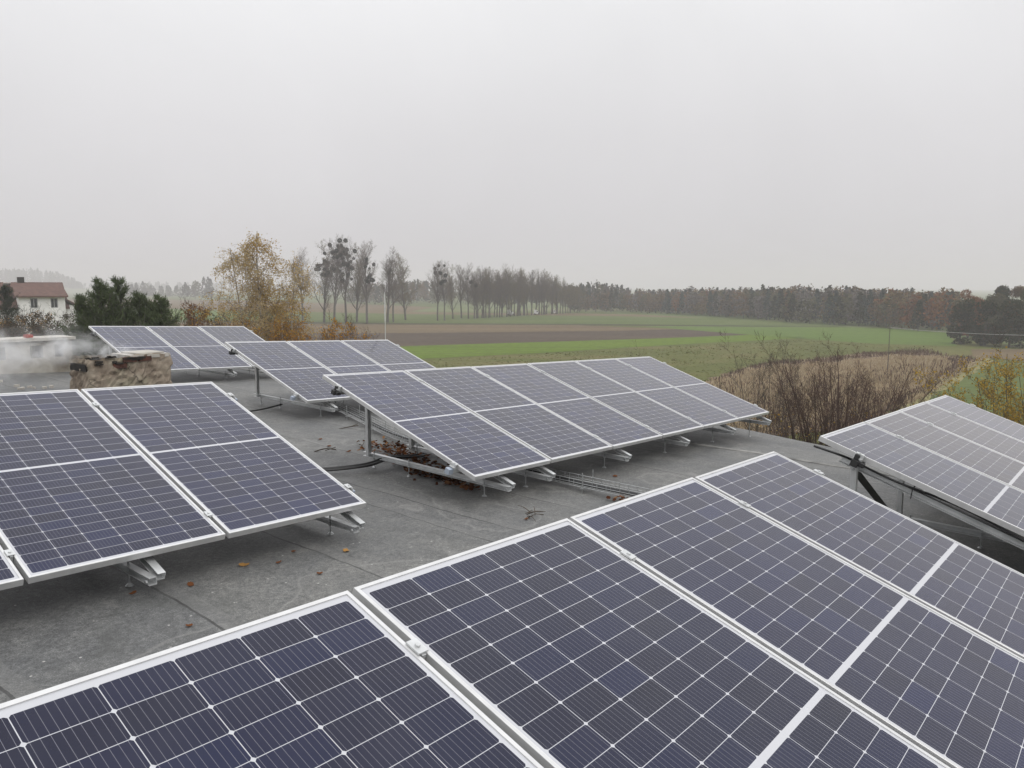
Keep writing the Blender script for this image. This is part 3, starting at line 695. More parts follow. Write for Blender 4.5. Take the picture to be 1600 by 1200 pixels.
def field(name, pix, mat, level, wob=0):
    p = np.array([G(*q) for q in pix]); p[:, 2] = level*.006
    if wob:
        out = []
        for i in range(len(p)):
            q0, q1 = p[i], p[(i+1) % len(p)]; k = 10
            nrm = np.array([-(q1-q0)[1], (q1-q0)[0], 0]); nrm /= np.linalg.norm(nrm)+1e-9
            for j in range(k): out.append(q0+(q1-q0)*j/k+(nrm*rng.normal(0, wob)*(q0[1]/100) if j else 0))
        p = np.array(out)
    mb = MB(); mb.add(p, [tuple(range(len(p)))]); o = mb.build(name, mat)
    if o.data.polygons[0].normal.z < 0: o.data.flip_normals()
    return tag(o, kind='structure')
mb = MB(); S = 2600; mb.add([(-S, -S, 0), (S, -S, 0), (S, S, 0), (-S, S, 0)], [(0, 1, 2, 3)]); tag(mb.build('ground', M['ground']), kind='structure')
field('meadow', [(-900, 1500), (-500, 505), (200, 502), (640, 505), (1010, 510), (1484, 530), (1650, 545), (2500, 620), (2500, 1500)], M['meadow'], 1)
field('dull_green_field', [(-300, 502), (100, 503), (640, 505), (1010, 507.5), (1320, 511), (1240, 504), (1150, 497.5), (1000, 489.5), (870, 487), (640, 487), (200, 484), (-300, 482)], M['dull'], 2)
field('stubble_field', [(-300, 477.5), (200, 478), (640, 487), (760, 489), (900, 489.5), (1000, 491.5), (1100, 497), (960, 494), (640, 491), (200, 481)], M['stubble'], 3)
field('stubble_field', [(-300, 467), (200, 467.5), (420, 470), (680, 480), (640, 487), (200, 478), (-300, 477.5)], M['stubble'], 3)
field('green_field', [(-300, 457), (200, 458), (500, 463), (800, 471), (680, 480), (420, 470), (200, 467.5), (-300, 467)], M['dull'], 3)
field('green_field', [(-500, 484), (60, 484), (260, 484), (420, 488), (420, 500), (100, 499), (-300, 498)], M['green'], 4)
field('ditch_bank', [(-200, 499.5), (200, 499.5), (640, 505), (900, 506), (1322, 510.6), (1322, 511.8), (1010, 509.3), (640, 507.4), (200, 503), (-200, 504)], M['ditch'], 5, .12)
field('stubble_field', [(-300, 505), (200, 503.2), (640, 507.4), (900, 508.2), (1060, 514.5), (960, 517.5), (760, 519.5), (640, 520.5), (300, 522), (-300, 524)], M['stubble'], 6)
field('ploughed_field', [(-300, 524), (300, 522), (640, 520.5), (960, 517.5), (1060, 514.5), (1170, 523.5), (1030, 529), (640, 541), (200, 552), (-300, 570)], M['plough'], 6)
field('bright_green_field', [(200, 552), (640, 541), (1030, 529), (1170, 523.5), (1260, 528.5), (1050, 539), (860, 551), (660, 561), (420, 575)], M['bright'], 7)
field('green_field', [(1010, 510.5), (1322, 511.5), (1380, 512.5), (1480, 520), (1495, 541), (1360, 537), (1250, 529), (1170, 523), (1060, 514.5)], M['green'], 7)
field('weedy_field', [(1090, 606), (1112, 590), (1187, 570), (1270, 562), (1340, 553), (1440, 551), (1530, 563), (1520, 572), (1470, 596), (1420, 622), (1340, 668), (1150, 690), (1000, 680)], M['weed'], 8, .5)
field('path', [(1526, 560), (1545, 560), (1552, 566), (1515, 586), (1470, 612), (1430, 640), (1390, 640), (1432, 612), (1490, 582)], M['track'], 9, .3)
field('green_field', [(1552, 566), (1700, 575), (2300, 700), (1500, 900), (1330, 680), (1430, 640), (1470, 612), (1515, 586)], M['dull'], 8)
field('ploughed_field', [(1517, 546), (1600, 546), (1750, 552), (1700, 572), (1560, 561), (1520, 558)], M['stubble'], 8)
# far wooded rise at the left
M['hillwood'] = mat_leaf('far wood', [(0, (.04, .05, .03)), (1, (.07, .075, .05))], .1)

# ------------------------------------------------------------------ trees
def perp(d):
    r = np.array([.3, .2, .9]) if abs(d[2]) < .8 else np.array([.9, .2, .3]); a = np.cross(d, r); a /= np.linalg.norm(a); return a, np.cross(d, a)
def bent(rg, p, d, L, up, n=5, jit=.12):
    """a limb that grows from p along d and bends by up"""
    pts = [np.array(p, float)]; d = np.array(d, float)
    for i in range(n):
        d = d+np.array([0, 0, up/n])+rg.normal(0, jit, 3); d /= np.linalg.norm(d); pts.append(pts[-1]+d*L/n)
    return np.array(pts), d
def limb_dir(rg, d, ang, az):
    a, b = perp(d); return d*math.cos(ang)+(a*math.cos(az)+b*math.sin(az))*math.sin(ang)
def grow(mbt, mbc, rg, p, d, L, r, up, levels, k=5, tips=None, thick=1.0, leafpts=None, tmin=.004):
    """recursive branching; level 0 is the last twig"""
    pts, de = bent(rg, p, d, L, up, 5 if levels > 1 else 4, .10 if levels > 1 else .14)
    r1 = r*.35 if levels else r*.5
    (mbt if mbt is not None else mbc).tube(pts, np.linspace(r, r1, len(pts))*thick, k if levels > 1 else 3, cap=False)
    if leafpts is not None and levels <= 1: leafpts.extend(pts[1:])
    if tips is not None and levels <= 1: tips.append(pts[-1])
    if levels == 0: return
    nb = {4: 13, 3: 9, 2: 7, 1: 5}[levels]
    for i in range(nb):
        t = (.22+.78*(i+rg.uniform(0, 1))/nb); f = t*(len(pts)-1); j = min(int(f), len(pts)-2); q = pts[j]+(pts[j+1]-pts[j])*(f-j)
        dd = pts[j+1]-pts[j]; dd /= np.linalg.norm(dd)
        nd = limb_dir(rg, dd, rg.uniform(.45, .85), i*2.4+rg.uniform(-.5, .5))
        grow(None, mbc, rg, q, nd, L*rg.uniform(.38, .58)*(1.1-.45*t), max(r*.5*(1-.5*t), tmin), up*.9, levels-1, k, tips, thick, leafpts, tmin)
M['bark'] = mat_plain('grey bark', (.05, .044, .036), (.10, .088, .072), 3, .95, 0, .4)
M['twigs'] = mat_plain('bare twigs', (.078, .060, .045), (.125, .098, .073), .8, .95)
M['twigso'] = mat_plain('olive twigs', (.085, .075, .04), (.15, .125, .07), .8, .95)
M['mistle'] = mat_leaf('mistletoe', [(0, (.008, .011, .006)), (1, (.018, .024, .011))], .05)
M['olive'] = mat_leaf('last olive leaves', [(0, (.10, .075, .028)), (.5, (.15, .105, .04)), (1, (.10, .095, .035))], .3)
def leaf_quads(rg, pts, n, spread, s0, s1, asp=.6, droop=0.0):
    pts = np.asarray(pts); c = pts[rg.integers(0, len(pts), n)]+rg.normal(0, spread, (n, 3)); c[:, 2] -= abs(rg.normal(0, droop, n)) if droop else 0
    a = rg.normal(0, 1, (n, 3)); a /= np.linalg.norm(a, axis=1)[:, None]; b = np.cross(a, rg.normal(0, 1, (n, 3))); b /= np.linalg.norm(b, axis=1)[:, None]
    s = rg.uniform(s0, s1, n)[:, None]/2
    return np.stack([c-a*s, c+b*s*asp, c+a*s, c-b*s*asp], 1)
def poplar(seed, H=20., spread=1.0, low=.26, leaves=0, narrow=False, nl=19):
    rg = np.random.default_rng(seed); tk = MB(); cr = MB(); tips = []; lp = []
    pts, d = bent(rg, (0, 0, 0), (rg.normal(0, .03), rg.normal(0, .03), 1), H*.84, .1, 9, .035)
    tk.tube(pts, np.linspace(H*.0155, H*.003, len(pts)), 8)
    for i in range(nl):
        t = low+(1-low)*(i+rg.uniform(0, 1))/nl; f = t*(len(pts)-1); j = min(int(f), len(pts)-2); q = pts[j]+(pts[j+1]-pts[j])*(f-j)
        L = H*(.36-.22*t)*rg.uniform(.45, 1.4)*spread*1.1; ang = rg.uniform(.30, .85)*(1-.35*t)*(.7 if narrow else 1)
        nd = limb_dir(rg, np.array([0, 0, 1.]), ang, i*2.4+rg.uniform(-.4, .4))
        grow(tk, cr, rg, q, nd, L, H*.0062*(1.1-.6*t), .5, 3 if L > 3 else 2, 5, tips, 1.1, lp, .009)
    lq = leaf_quads(rg, lp, leaves, .15, .16, .30) if leaves else None
    return tk, cr, tips, lq
templ = []
for sd_i, kw in enumerate((dict(low=.2), dict(spread=1.2, low=.28), dict(spread=.9, low=.12, narrow=True, leaves=1600), dict(spread=1.05, low=.10, leaves=2600), dict(spread=.8, low=.16, narrow=True))):
    tk, cr, tips, lq = poplar(100+sd_i, **kw)
    mt = tk.build('trunk', M['bark']); mc = cr.build('crown', M['twigso'] if lq is not None else M['twigs'])
    ml = None
    if lq is not None:
        q = MB(); q.quads(lq); ml = q.build('leaves', M['olive'])
    templ.append((mt.data, mc.data, ml.data if ml else None, np.array(tips)))
    for q in (mt, mc, ml):
        if q: bpy.data.objects.remove(q)
# mistletoe ball
rg = np.random.default_rng(5); q = rg.normal(0, 1, (260, 3)); q /= np.linalg.norm(q, axis=1)[:, None]; q *= rg.uniform(.55, 1, 260)[:, None]**.5
mb = MB(); mb.quads(leaf_quads(rg, q, 700, .06, .28, .5, .5)); mo = mb.build('mistletoe', M['mistle']); mist_me = mo.data; bpy.data.objects.remove(mo)
def bare_tree(px, dist, ytop, kind, label, group, nm=0, mr=(.34, .62), wide=1.0, hi=.5):
    p = D(px, dist); H = hz(ytop, dist); s = H/templ[kind][3][:, 2].max()
    r = thing('bare_tree', label, 'tree', p, group); rz = rng.uniform(0, 6.28)
    me = templ[kind]
    for nme, dta in zip(('trunk', 'crown', 'leaves'), me[:3]):
        if dta is None: continue
        o = bpy.data.objects.new(nme, dta); C.objects.link(o); o.parent = r; o.scale = (s*wide, s*wide, s); o.rotation_euler = (0, 0, rz)
    if nm:
        tp = me[3]; cand = tp[tp[:, 2] > hi*tp[:, 2].max()]
        ctr = [cand[i] for i in rng.choice(len(cand), max(1, nm//3), replace=False)]
        for i in range(nm):
            c0 = ctr[i % len(ctr)]; t_ = cand[np.argsort(np.linalg.norm(cand-c0, axis=1)+rng.normal(0, 1.6, len(cand)))[int(rng.integers(0, 110))]]*.97
            o = bpy.data.objects.new('mistletoe', mist_me); C.objects.link(o); o.parent = r
            x, y = t_[0]*math.cos(rz)-t_[1]*math.sin(rz), t_[0]*math.sin(rz)+t_[1]*math.cos(rz)
            o.location = (x*s*wide, y*s*wide, t_[2]*s); m_ = rng.uniform(*mr); o.scale = (m_, m_, m_*.92); o.rotation_euler = rng.uniform(0, 6, 3)
    return r
dg = lambda y: G(800, y)[1]
g1 = 'bare trees standing apart behind the golden birch'
for px, yb, yt, kd, nm, wd, lab in (
    (474, 501, 384, 1, 0, 1.0, 'bare tree nearest the golden birch, without mistletoe'), (507, 504, 374, 2, 18, 1.0, 'bare tree with a string of mistletoe balls down its left side'),
    (523, 505, 368, 0, 32, 1.0, 'tall bare tree thick with mistletoe, left of the heaviest one'), (541, 504.5, 364, 1, 44, 1.0, 'tallest bare tree with the darkest mass of mistletoe and thick trunk'),
    (558, 503, 378, 2, 0, 1.0, 'narrow bare tree between the two mistletoe trees'), (574, 506, 372, 0, 16, 1.0, 'bare tree with a knot of mistletoe at its right top, leaning trunk'),
    (606, 504, 384, 4, 3, 1.2, 'bare tree with two mistletoe balls right of the mistletoe group'), (615, 503.5, 390, 1, 0, .9, 'slim bare tree standing close beside the two ball one'),
    (634, 500, 394, 3, 0, 1.05, 'bushy olive brown tree at the right end of the mistletoe group')):
    bare_tree(px, dg(yb), yt, kd, lab, g1, nm, wide=wd, hi=.5)
g2 = 'bare trees in the gap of the roadside row'
for px, yb, yt, kd, nm, lab in ((684, 501, 404, 0, 6, 'leftmost bare tree of the five after the gap, mistletoe near its top'), (695, 501, 406, 1, 5, 'second bare tree after the gap, with scattered mistletoe'),
    (708, 498, 412, 2, 0, 'thin pale tree in the middle of the five after the gap'), (721, 497, 411, 0, 0, 'fourth bare tree after the gap, clear of mistletoe'), (732, 498, 409, 1, 3, 'fifth bare tree after the gap, beside the dense row')):
    bare_tree(px, dg(yb), yt, kd, lab, g2, nm, (.35, .6))
g3 = 'dense far half of the roadside tree row'
for i in range(44):
    t = i/43; px = 741+t*165+rng.normal(0, 1.5); yb = 497.5-9.3*t+rng.normal(0, .3)
    yt = np.interp(px, [741, 760, 820, 860, 880, 905], [421, 420, 419, 425, 434, 446])+rng.normal(0, 4)
    bare_tree(px, dg(yb), yt, int(rng.choice([0, 1, 2, 3, 4])), 'bare greyish tree in the dense far half of the roadside row', g3, wide=1.05)

# leafy masses: clumps of small leaf faces spread through each crown
def crown_pts(rg, x, y, h, wd, low, n, shape):
    """points through a crown: 'cone', 'oak'"""
    if shape == 'cone':
        t = rg.uniform(0, 1, n)**.8; z = low*h+(1-low)*h*t; r = wd*(1-t)**.8*rg.uniform(.3, 1, n)**.5+.15; a = rg.uniform(0, 6.28, n)
        # whorled boughs
        r *= .8+.3*np.cos(a*4+x*7+t*9)
        return np.stack([x+r*np.cos(a), y+r*np.sin(a), z], 1)
    k = 20; c = []
    for i in range(k):
        t = rg.uniform(0, 1); z = low*h+(1-low)*h*(.08+.84*t); rr = wd*math.sqrt(max(.05, 1-(2*t-.75)**2/1.7))*rg.uniform(.2, .85); a = rg.uniform(0, 6.28); c.append((x+rr*math.cos(a), y+rr*math.sin(a), z))
    c = np.array(c); q = c[rg.integers(0, k, n)]; g = rg.normal(0, 1, (n, 3)); g /= np.linalg.norm(g, axis=1)[:, None]
    return q+g*rg.uniform(.4, 1, n)[:, None]**.5*np.array([wd*.40, wd*.40, wd*.34])
ST_DARK = [(0, (.018, .024, .012)), (.5, (.028, .036, .018)), (1, (.045, .05, .026))]
ST_OAK = [(0, (.075, .056, .032)), (.4, (.11, .078, .042)), (.8, (.14, .095, .048)), (1, (.17, .11, .05))]
ST_RUST = [(0, (.12, .05, .02)), (.5, (.17, .07, .025)), (1, (.21, .10, .035))]
ST_OLIVE = [(0, (.062, .068, .036)), (.5, (.09, .09, .048)), (1, (.12, .108, .058))]
ST_TWIG = [(0, (.06, .05, .042)), (1, (.11, .09, .075))]
FM = [mat_leaf('wood dark green', ST_DARK, .1), mat_leaf('wood oak brown', ST_OAK, .2), mat_leaf('wood rust', ST_RUST, .2), mat_leaf('wood olive', ST_OLIVE, .2), mat_leaf('wood bare twigs', ST_TWIG, .1), M['bark'], mat_leaf('wood pale mauve', [(0, (.10, .092, .085)), (1, (.17, .155, .14))], .1), mat_leaf('wood ochre', [(0, (.11, .08, .035)), (1, (.19, .14, .06))], .2), mat_leaf('wood blue green', [(0, (.026, .042, .036)), (1, (.055, .078, .066))], .1)]
def wood(name, label, trees, seed, leaf=(.4, .85), per=360, kind='stuff', lab_cat='wood'):
    rg = np.random.default_rng(seed); mb = MB()
    for (x, y, h, wd, k) in trees:
        n = int(per*rg.uniform(.8, 1.2)); sh = 'cone' if k in (0, 8) else 'oak'
        p = crown_pts(rg, x, y, h, wd, .06 if k in (0, 8) else .10, n, sh)
        p = p[p[:, 2] > .2]
        qd = leaf_quads(rg, p, len(p), .12, leaf[0], leaf[1], .7); mb.quads(qd, k)
        if rg.uniform() < .5: mb.tube([(x, y, 0), (x, y, h*.6)], [.16, .08], 4, 5)
    return tag(mb.build(name, FM), label, lab_cat, kind=kind)
tr_ = []
def line_pts(pix, n):
    q = np.array([G(*p)[:2] for p in pix]); seg = np.r_[0, np.linalg.norm(np.diff(q, axis=0), axis=1).cumsum()]
    t = np.linspace(0, seg[-1], n); return np.stack([np.interp(t, seg, q[:, 0]), np.interp(t, seg, q[:, 1])], 1)
base = line_pts([(900, 487), (1000, 488.5), (1080, 492), (1150, 496.5), (1262, 505), (1375, 512), (1490, 520.5)], 62)
rw = np.random.default_rng(77)
for row in range(7):
    for i, (x, y) in enumerate(base):
        px = 800+1223.5*x/y; yy = y*(1+.033*row)+rw.normal(0, 1.2); xx = x*(1+.033*row)+rw.normal(0, 1.2)
        yt = np.interp(px, [900, 940, 975, 990, 1040, 1150, 1240, 1310, 1400, 1490], [446, 443.5, 450, 455, 455, 452, 451, 450, 453, 457])
        h = hz(yt+rw.normal(1.5, 2.6)-(.3*row), y*(1+.033*row))*(1 if row > 1 else rw.uniform(.72, 1.02))
        h = min(h, 15)
        dk = .75 if px < 975 else .33
        rust = smooth((px-1230)/220)
        k = (0 if rw.uniform() < .6 else 8) if rw.uniform() < dk else int(rw.choice([1, 3, 4, 2, 6, 7], p=[.30, .20-.12*rust, .12-.08*rust, .05+.20*rust, .22-.12*rust, .11+.12*rust]))
        tr_.append((xx, yy, max(h, 4), (rw.uniform(1.6, 2.4) if k in (0, 8) else rw.uniform(2.2, 4.2)), k))
wood('forest', 'long mixed autumn wood along the far edge of the fields', tr_, 11)
tr_ = []
for i in range(150):
    px = rw.uniform(545, 915); dist = rw.uniform(430, 560); p = D(px, dist); yt = np.interp(px, [545, 640, 700, 760, 915], [446, 438, 438, 441, 447])
    tr_.append((p[0], p[1], hz(yt+rw.normal(2, 2), dist), rw.uniform(2.5, 4.5), int(rw.choice([0, 0, 3, 1]))))
wood('distant_wood', 'hazy grey wood far behind the roadside trees', tr_, 12, (.9, 1.6), 170)
# far rise with wood on the left
hill = MB(); K = 26; L0 = []
for j in range(14):
    for i in range(K):
        px = -420+i*24; dist = 1150+j*55; p = D(px, dist)
        hh = 26*math.exp(-((px+40)/150)**2)*smooth((dist-1160)/420)
        L0.append((p[0], p[1], max(hh, 0)-.3))
hill.add(L0, [(j*K+i, j*K+i+1, (j+1)*K+i+1, (j+1)*K+i) for j in range(13) for i in range(K-1)])
tag(hill.build('hill', M['ground'], smooth=True), kind='structure')
tr_ = []
for i in range(330):
    px = rw.uniform(-250, 132); dist = rw.uniform(1440, 1560); p = D(px, dist); hh = 26*math.exp(-((px+40)/150)**2)*smooth((dist-1160)/420)
    yt = np.interp(px, [-250, 0, 60, 100, 120, 132], [424, 421, 419, 426, 434, 441]); tr_.append((p[0], p[1], hz(yt+rw.normal(2, 1.5), dist), rw.uniform(6, 10), 0))
mbq = wood('hilltop_wood', 'faint dark wood on the far rise beyond the white house', tr_, 13, (2.2, 4.0), 130)
tr_ = []
for i in range(120):
    px = rw.uniform(120, 560); dist = rw.uniform(1700, 1800); p = D(px, dist); tr_.append((p[0], p[1], hz(441+rw.normal(1, 1), dist), rw.uniform(6, 10), 0))
wood('horizon_wood', 'barely visible wood along the misty horizon', tr_, 14, (3, 5), 70)
for (px0, px1, dist, y0, y1, lab) in ((207, 227, 780, 439, 447, 'round misty tree clump at the left end of the far hedge'), (302, 336, 640, 433, 446, 'misty tree clump left of the birch crown')):
    tr_ = [(D(q, dist)[0], dist+rw.normal(0, 6), hz(rw.uniform(y0, y1), dist), 5.5, 3 if rw.uniform() < .4 else 0) for q in np.linspace(px0, px1, 7)]
    wood('tree_clump', lab, tr_, int(px0), (1.1, 2.0), 240, kind='thing', lab_cat='trees')
tr_ = [(D(q, 800)[0], 800+rw.normal(0, 8), hz(rw.uniform(446, 451), 800), 4, 0) for q in np.linspace(225, 302, 26)]
wood('far_hedge', 'low misty hedge between the two far tree clumps', tr_, 15, (1.1, 2.0), 110)

# the dark clump at the right edge, tree by tree
TM = {k: mat_leaf('clump '+k, s) for k, s in dict(dark=[(0, (.022, .030, .016)), (.6, (.042, .050, .026)), (.88, (.06, .062, .032)), (1, (.10, .062, .03))], rust=ST_RUST, oak=ST_OAK, olive=ST_OLIVE).items()}
def leafy_tree(name, label, px, dist, ytop, wd, mat, shape, low=.08, n=2600, leaf=(.22, .45), group=None, seed=0, z0=0):
    rg = np.random.default_rng(seed); p = D(px, dist); H = hz(ytop, dist); r = thing(name, label, 'tree', p, group)
    mb = MB(); mb.tube(p+np.array([(0, 0, 0), (.1, .05, H*.4), (0, .1, H*.8)]), [H*.022, H*.015, H*.005], 7)
    for i in range(10):
        t = rg.uniform(.2, .75); pts, _ = bent(rg, p+[0, 0, H*t], limb_dir(rg, np.array([0, 0, 1.]), 1.0, i*2.4), wd*.8, .4, 4); mb.tube(pts, [.06, .045, .035, .025, .012], 4)
    mb.build('trunk', M['bark'], r)
    q = crown_pts(rg, p[0], p[1], H, wd, low, n, shape); mb = MB(); mb.quads(leaf_quads(rg, q, n, .12, leaf[0], leaf[1], .65)); mb.build('crown', mat, r)
    return r
gr = 'trees of the dark clump at the right edge'
for i, (px, yb, yt, wd, mk, sh, lab) in enumerate((
    (1500, 537, 462, 2.6, 'dark', 'oak', 'dark bushy tree at the left end of the right clump, low branches to the grass'), (1512, 528, 453, 2.6, 'rust', 'oak', 'rust brown tree rising at the left of the dark clump'),
    (1540, 540, 470, 3.0, 'dark', 'oak', 'dark low tree in the front middle of the right clump'), (1532, 527, 449, 2.4, 'rust', 'oak', 'second rusty crown showing over the dark front trees'),
    (1562, 530, 444, 2.3, 'dark', 'oak', 'tallest dark crown of the right clump'), (1578, 543, 468, 3.0, 'dark', 'oak', 'broad dark tree at the front right of the clump'),
    (1585, 529, 447, 2.6, 'oak', 'oak', 'brown crown behind the broad dark tree'), (1604, 540, 450, 2.8, 'olive', 'oak', 'olive tree cut by the right photo edge'), (1552, 532, 456, 2.5, 'olive', 'oak', 'olive crown just left of the tallest dark crown'),
    (1625, 542, 458, 3.2, 'dark', 'oak', 'dark tree just outside the right edge'))):
    leafy_tree('clump_tree', lab, px, dg(yb), yt, wd, TM[mk], sh, -.12 if mk == 'dark' else .05, 6500, (.2, .42), gr, 300+i)

# golden birch
M['birchbark'] = mat_plain('birch bark', (.16, .14, .115), (.46, .43, .385), 2.5, .9, 0, .3)
M['birchleaf'] = mat_leaf('golden birch leaf', [(0, (.24, .16, .055)), (.3, (.38, .24, .055)), (.6, (.48, .30, .06)), (.8, (.38, .30, .12)), (1, (.58, .42, .17))], .45, (.55, (.44, .35, .20)))
M['orangeleaf'] = mat_leaf('orange leaf', [(0, (.20, .105, .022)), (.4, (.33, .165, .03)), (.75, (.44, .22, .035)), (1, (.28, .21, .05))], .4)
M['birchtwig'] = mat_plain('birch twig', (.07, .05, .035), (.13, .10, .075), 2, .95)
def birch(label, px, dist, ytop, wd, seed, nleaf, lm, stems=1, low=.16, ratio=1.0):
    rg = np.random.default_rng(seed); p = D(px, dist); H = hz(ytop, dist); r = thing('birch_tree', label, 'tree', p)
    tk = MB(); cr = MB(); lp = []; wt = []
    for s_ in range(stems):
        d0 = np.array([rg.normal(0, .05), rg.normal(0, .05), 1.]) if s_ == 0 else limb_dir(rg, np.array([0, 0, 1.]), .07, s_*2.1)
        hs_ = H*.95 if s_ == 0 else H*rg.uniform(.72, .93); pts, _ = bent(rg, p+[.15*s_, 0, 0], d0, hs_, .15, 10, .05)
        if s_ == 0: pts[:, :2] += np.linspace(0, 1, len(pts))[:, None]*(p[:2]-pts[-1, :2])
        tk.tube(pts, np.linspace(.105 if s_ == 0 else .07, .018, len(pts)), 8)
        nl = 26 if s_ == 0 else 16
        for i in range(nl):
            t = low+(.97-low)*(i+rg.uniform(0, 1))/nl; f = t*(len(pts)-1); j = min(int(f), len(pts)-2); q = pts[j]+(pts[j+1]-pts[j])*(f-j)
            prof = min(1, (1-t)*2.2+.12)*min(1, .45+t*1.3); L = wd*prof*rg.uniform(.6, 1.15)
            lim, de = bent(rg, q, limb_dir(rg, np.array([0, 0, 1.]), rg.uniform(.5, .95), i*2.4+s_), L, .25, 5, .1); tk.tube(lim, np.linspace(.032*(1.2-t), .009, 6), 5, cap=False)
            for b_ in range(7):
                f = 1.2+3.8*(b_+rg.uniform(0, 1))/7; j = min(int(f), 4); qq = lim[j]+(lim[j+1]-lim[j])*(f-j)
                sb, dd = bent(rg, qq, limb_dir(rg, de, rg.uniform(.4, 1.0), b_*2.4), L*rg.uniform(.25, .45), -.15, 4, .12); cr.tube(sb, np.linspace(.009, .005, 5), 3, cap=False)
                for h_ in range(3):   # hanging twigs
                    w0 = sb[rg.integers(1, 5)]; tw, _ = bent(rg, w0, dd*.5+rg.normal(0, .3, 3), rg.uniform(.4, 1.1), -1.6, 5, .12); cr.tube(tw, np.linspace(.0055, .003, 6), 3, cap=False); lp.extend(tw[1:])
    tk.build('trunk', M['birchbark'], r); cr.build('twigs', M['birchtwig'], r)
    lp = np.array(lp)
    mb = MB(); mb.quads(leaf_quads(rg, lp, nleaf, .09, .05, .09, .75, .05)); mb.build('leaves', lm, r); return r
birch('tall golden birch with pale trunk and drooping leafy twigs', 408, 38, 338, 2.5, 42, 40000, M['birchleaf'], 4, .2)
birch('lower orange leaved birch at the right foot of the tall golden birch', 456, 34, 470, 1.5, 43, 11000, M['orangeleaf'], 3, .3)
birch('small ochre birch left of the tall birch trunk', 356, 36, 486, 1.2, 44, 6000, M['orangeleaf'], 2, .3)

# pines, shrubs
M['needle'] = mat_leaf('pine needles', [(0, (.042, .058, .028)), (.5, (.070, .092, .042)), (1, (.105, .13, .062))], .15)
M['needle2'] = mat_leaf('spruce needles', [(0, (.016, .028, .018)), (1, (.038, .055, .032))], .15)
def pine(label, px, dist, ytop, wd, seed, mat, lean=0, dens=1.0):
    rg = np.random.default_rng(seed); p = D(px, dist); H = hz(ytop, dist); r = thing('pine_tree', label, 'tree', p)
    tk = MB(); nd = []
    pts, _ = bent(rg, p, (lean, 0, 1), H, .1, 10, .03); pts[:, :2] += np.linspace(0, 1, 11)[:, None]*(p[:2]-pts[-1, :2]); tk.tube(pts, np.linspace(.11, .015, 11), 7)
    nl = int(62*dens)
    for i in range(nl):
        t = .42+.57*(i+rg.uniform(0, 1))/nl; f = t*10; j = min(int(f), 9); q = pts[j]+(pts[j+1]-pts[j])*(f-j)
        L = wd*1.95*(1-t)**.95*rg.uniform(.45, 1.2)*(1+.3*math.sin(i*.55+seed))+.10
        lim, de = bent(rg, q, limb_dir(rg, np.array([0, 0, 1.]), rg.uniform(.75, 1.25), i*2.4), L, .45, 5, .12); tk.tube(lim, np.linspace(.02, .007, 6), 4, cap=False)
        for b_ in range(6):
            f = 1.0+4*(b_+rg.uniform(0, 1))/6; j = min(int(f), 4); qq = lim[j]
            sb, dd = bent(rg, qq, limb_dir(rg, de, .8, b_*2.4), L*.33+.08, .9, 3, .1); tk.tube(sb, [.006]*4, 3, cap=False)
            for c_ in np.linspace(0, 1, 4):
                x = sb[0]+(sb[-1]-sb[0])*c_; nd.append((x, dd))
        for c_ in np.linspace(.35, 1, 6): nd.append((lim[min(int(c_*5), 5)], de))
    qs = []
    for x, dd in nd:
        for k in range(6):
            a = dd*.8+rg.normal(0, .55, 3); a /= np.linalg.norm(a); b = np.cross(a, rg.normal(0, 1, 3)); b /= np.linalg.norm(b)+1e-9
            l = rg.uniform(.09, .16); x0 = x+rg.normal(0, .03, 3); qs.append((x0-b*.008, x0+b*.008, x0+a*l+b*.005, x0+a*l-b*.005))
    tk.build('trunk', M['bark'], r); mb = MB(); mb.quads(np.array(qs)); mb.build('needles', mat, r)
pine('tallest pointed pine behind the rear panels', 190, 29, 434, 2.6, 61, M['needle'])
pine('pine with the left of the two raised tips behind the smoke', 160, 28, 434, 2.3, 62, M['needle'], -.03)
pine('short pine right of the tallest, above the rear panels', 222, 29, 458, 2.6, 63, M['needle'])
pine('lowest pine at the right end of the pine group', 254, 28.5, 464, 2.2, 64, M['needle'], .03)
pine('low pine at the left end of the pine group', 131, 28, 464, 2.2, 65, M['needle'])
pine('squat pine filling the gap between the two raised pine tips', 176, 29.5, 452, 2.6, 67, M['needle'])
pine('squat pine right of the tallest pointed pine', 236, 30, 470, 2.8, 68, M['needle'])
pine('dark blue green spruce in front of the white house at the left edge', 14, 60, 448, 2.6, 66, M['needle2'], 0, 1.4)

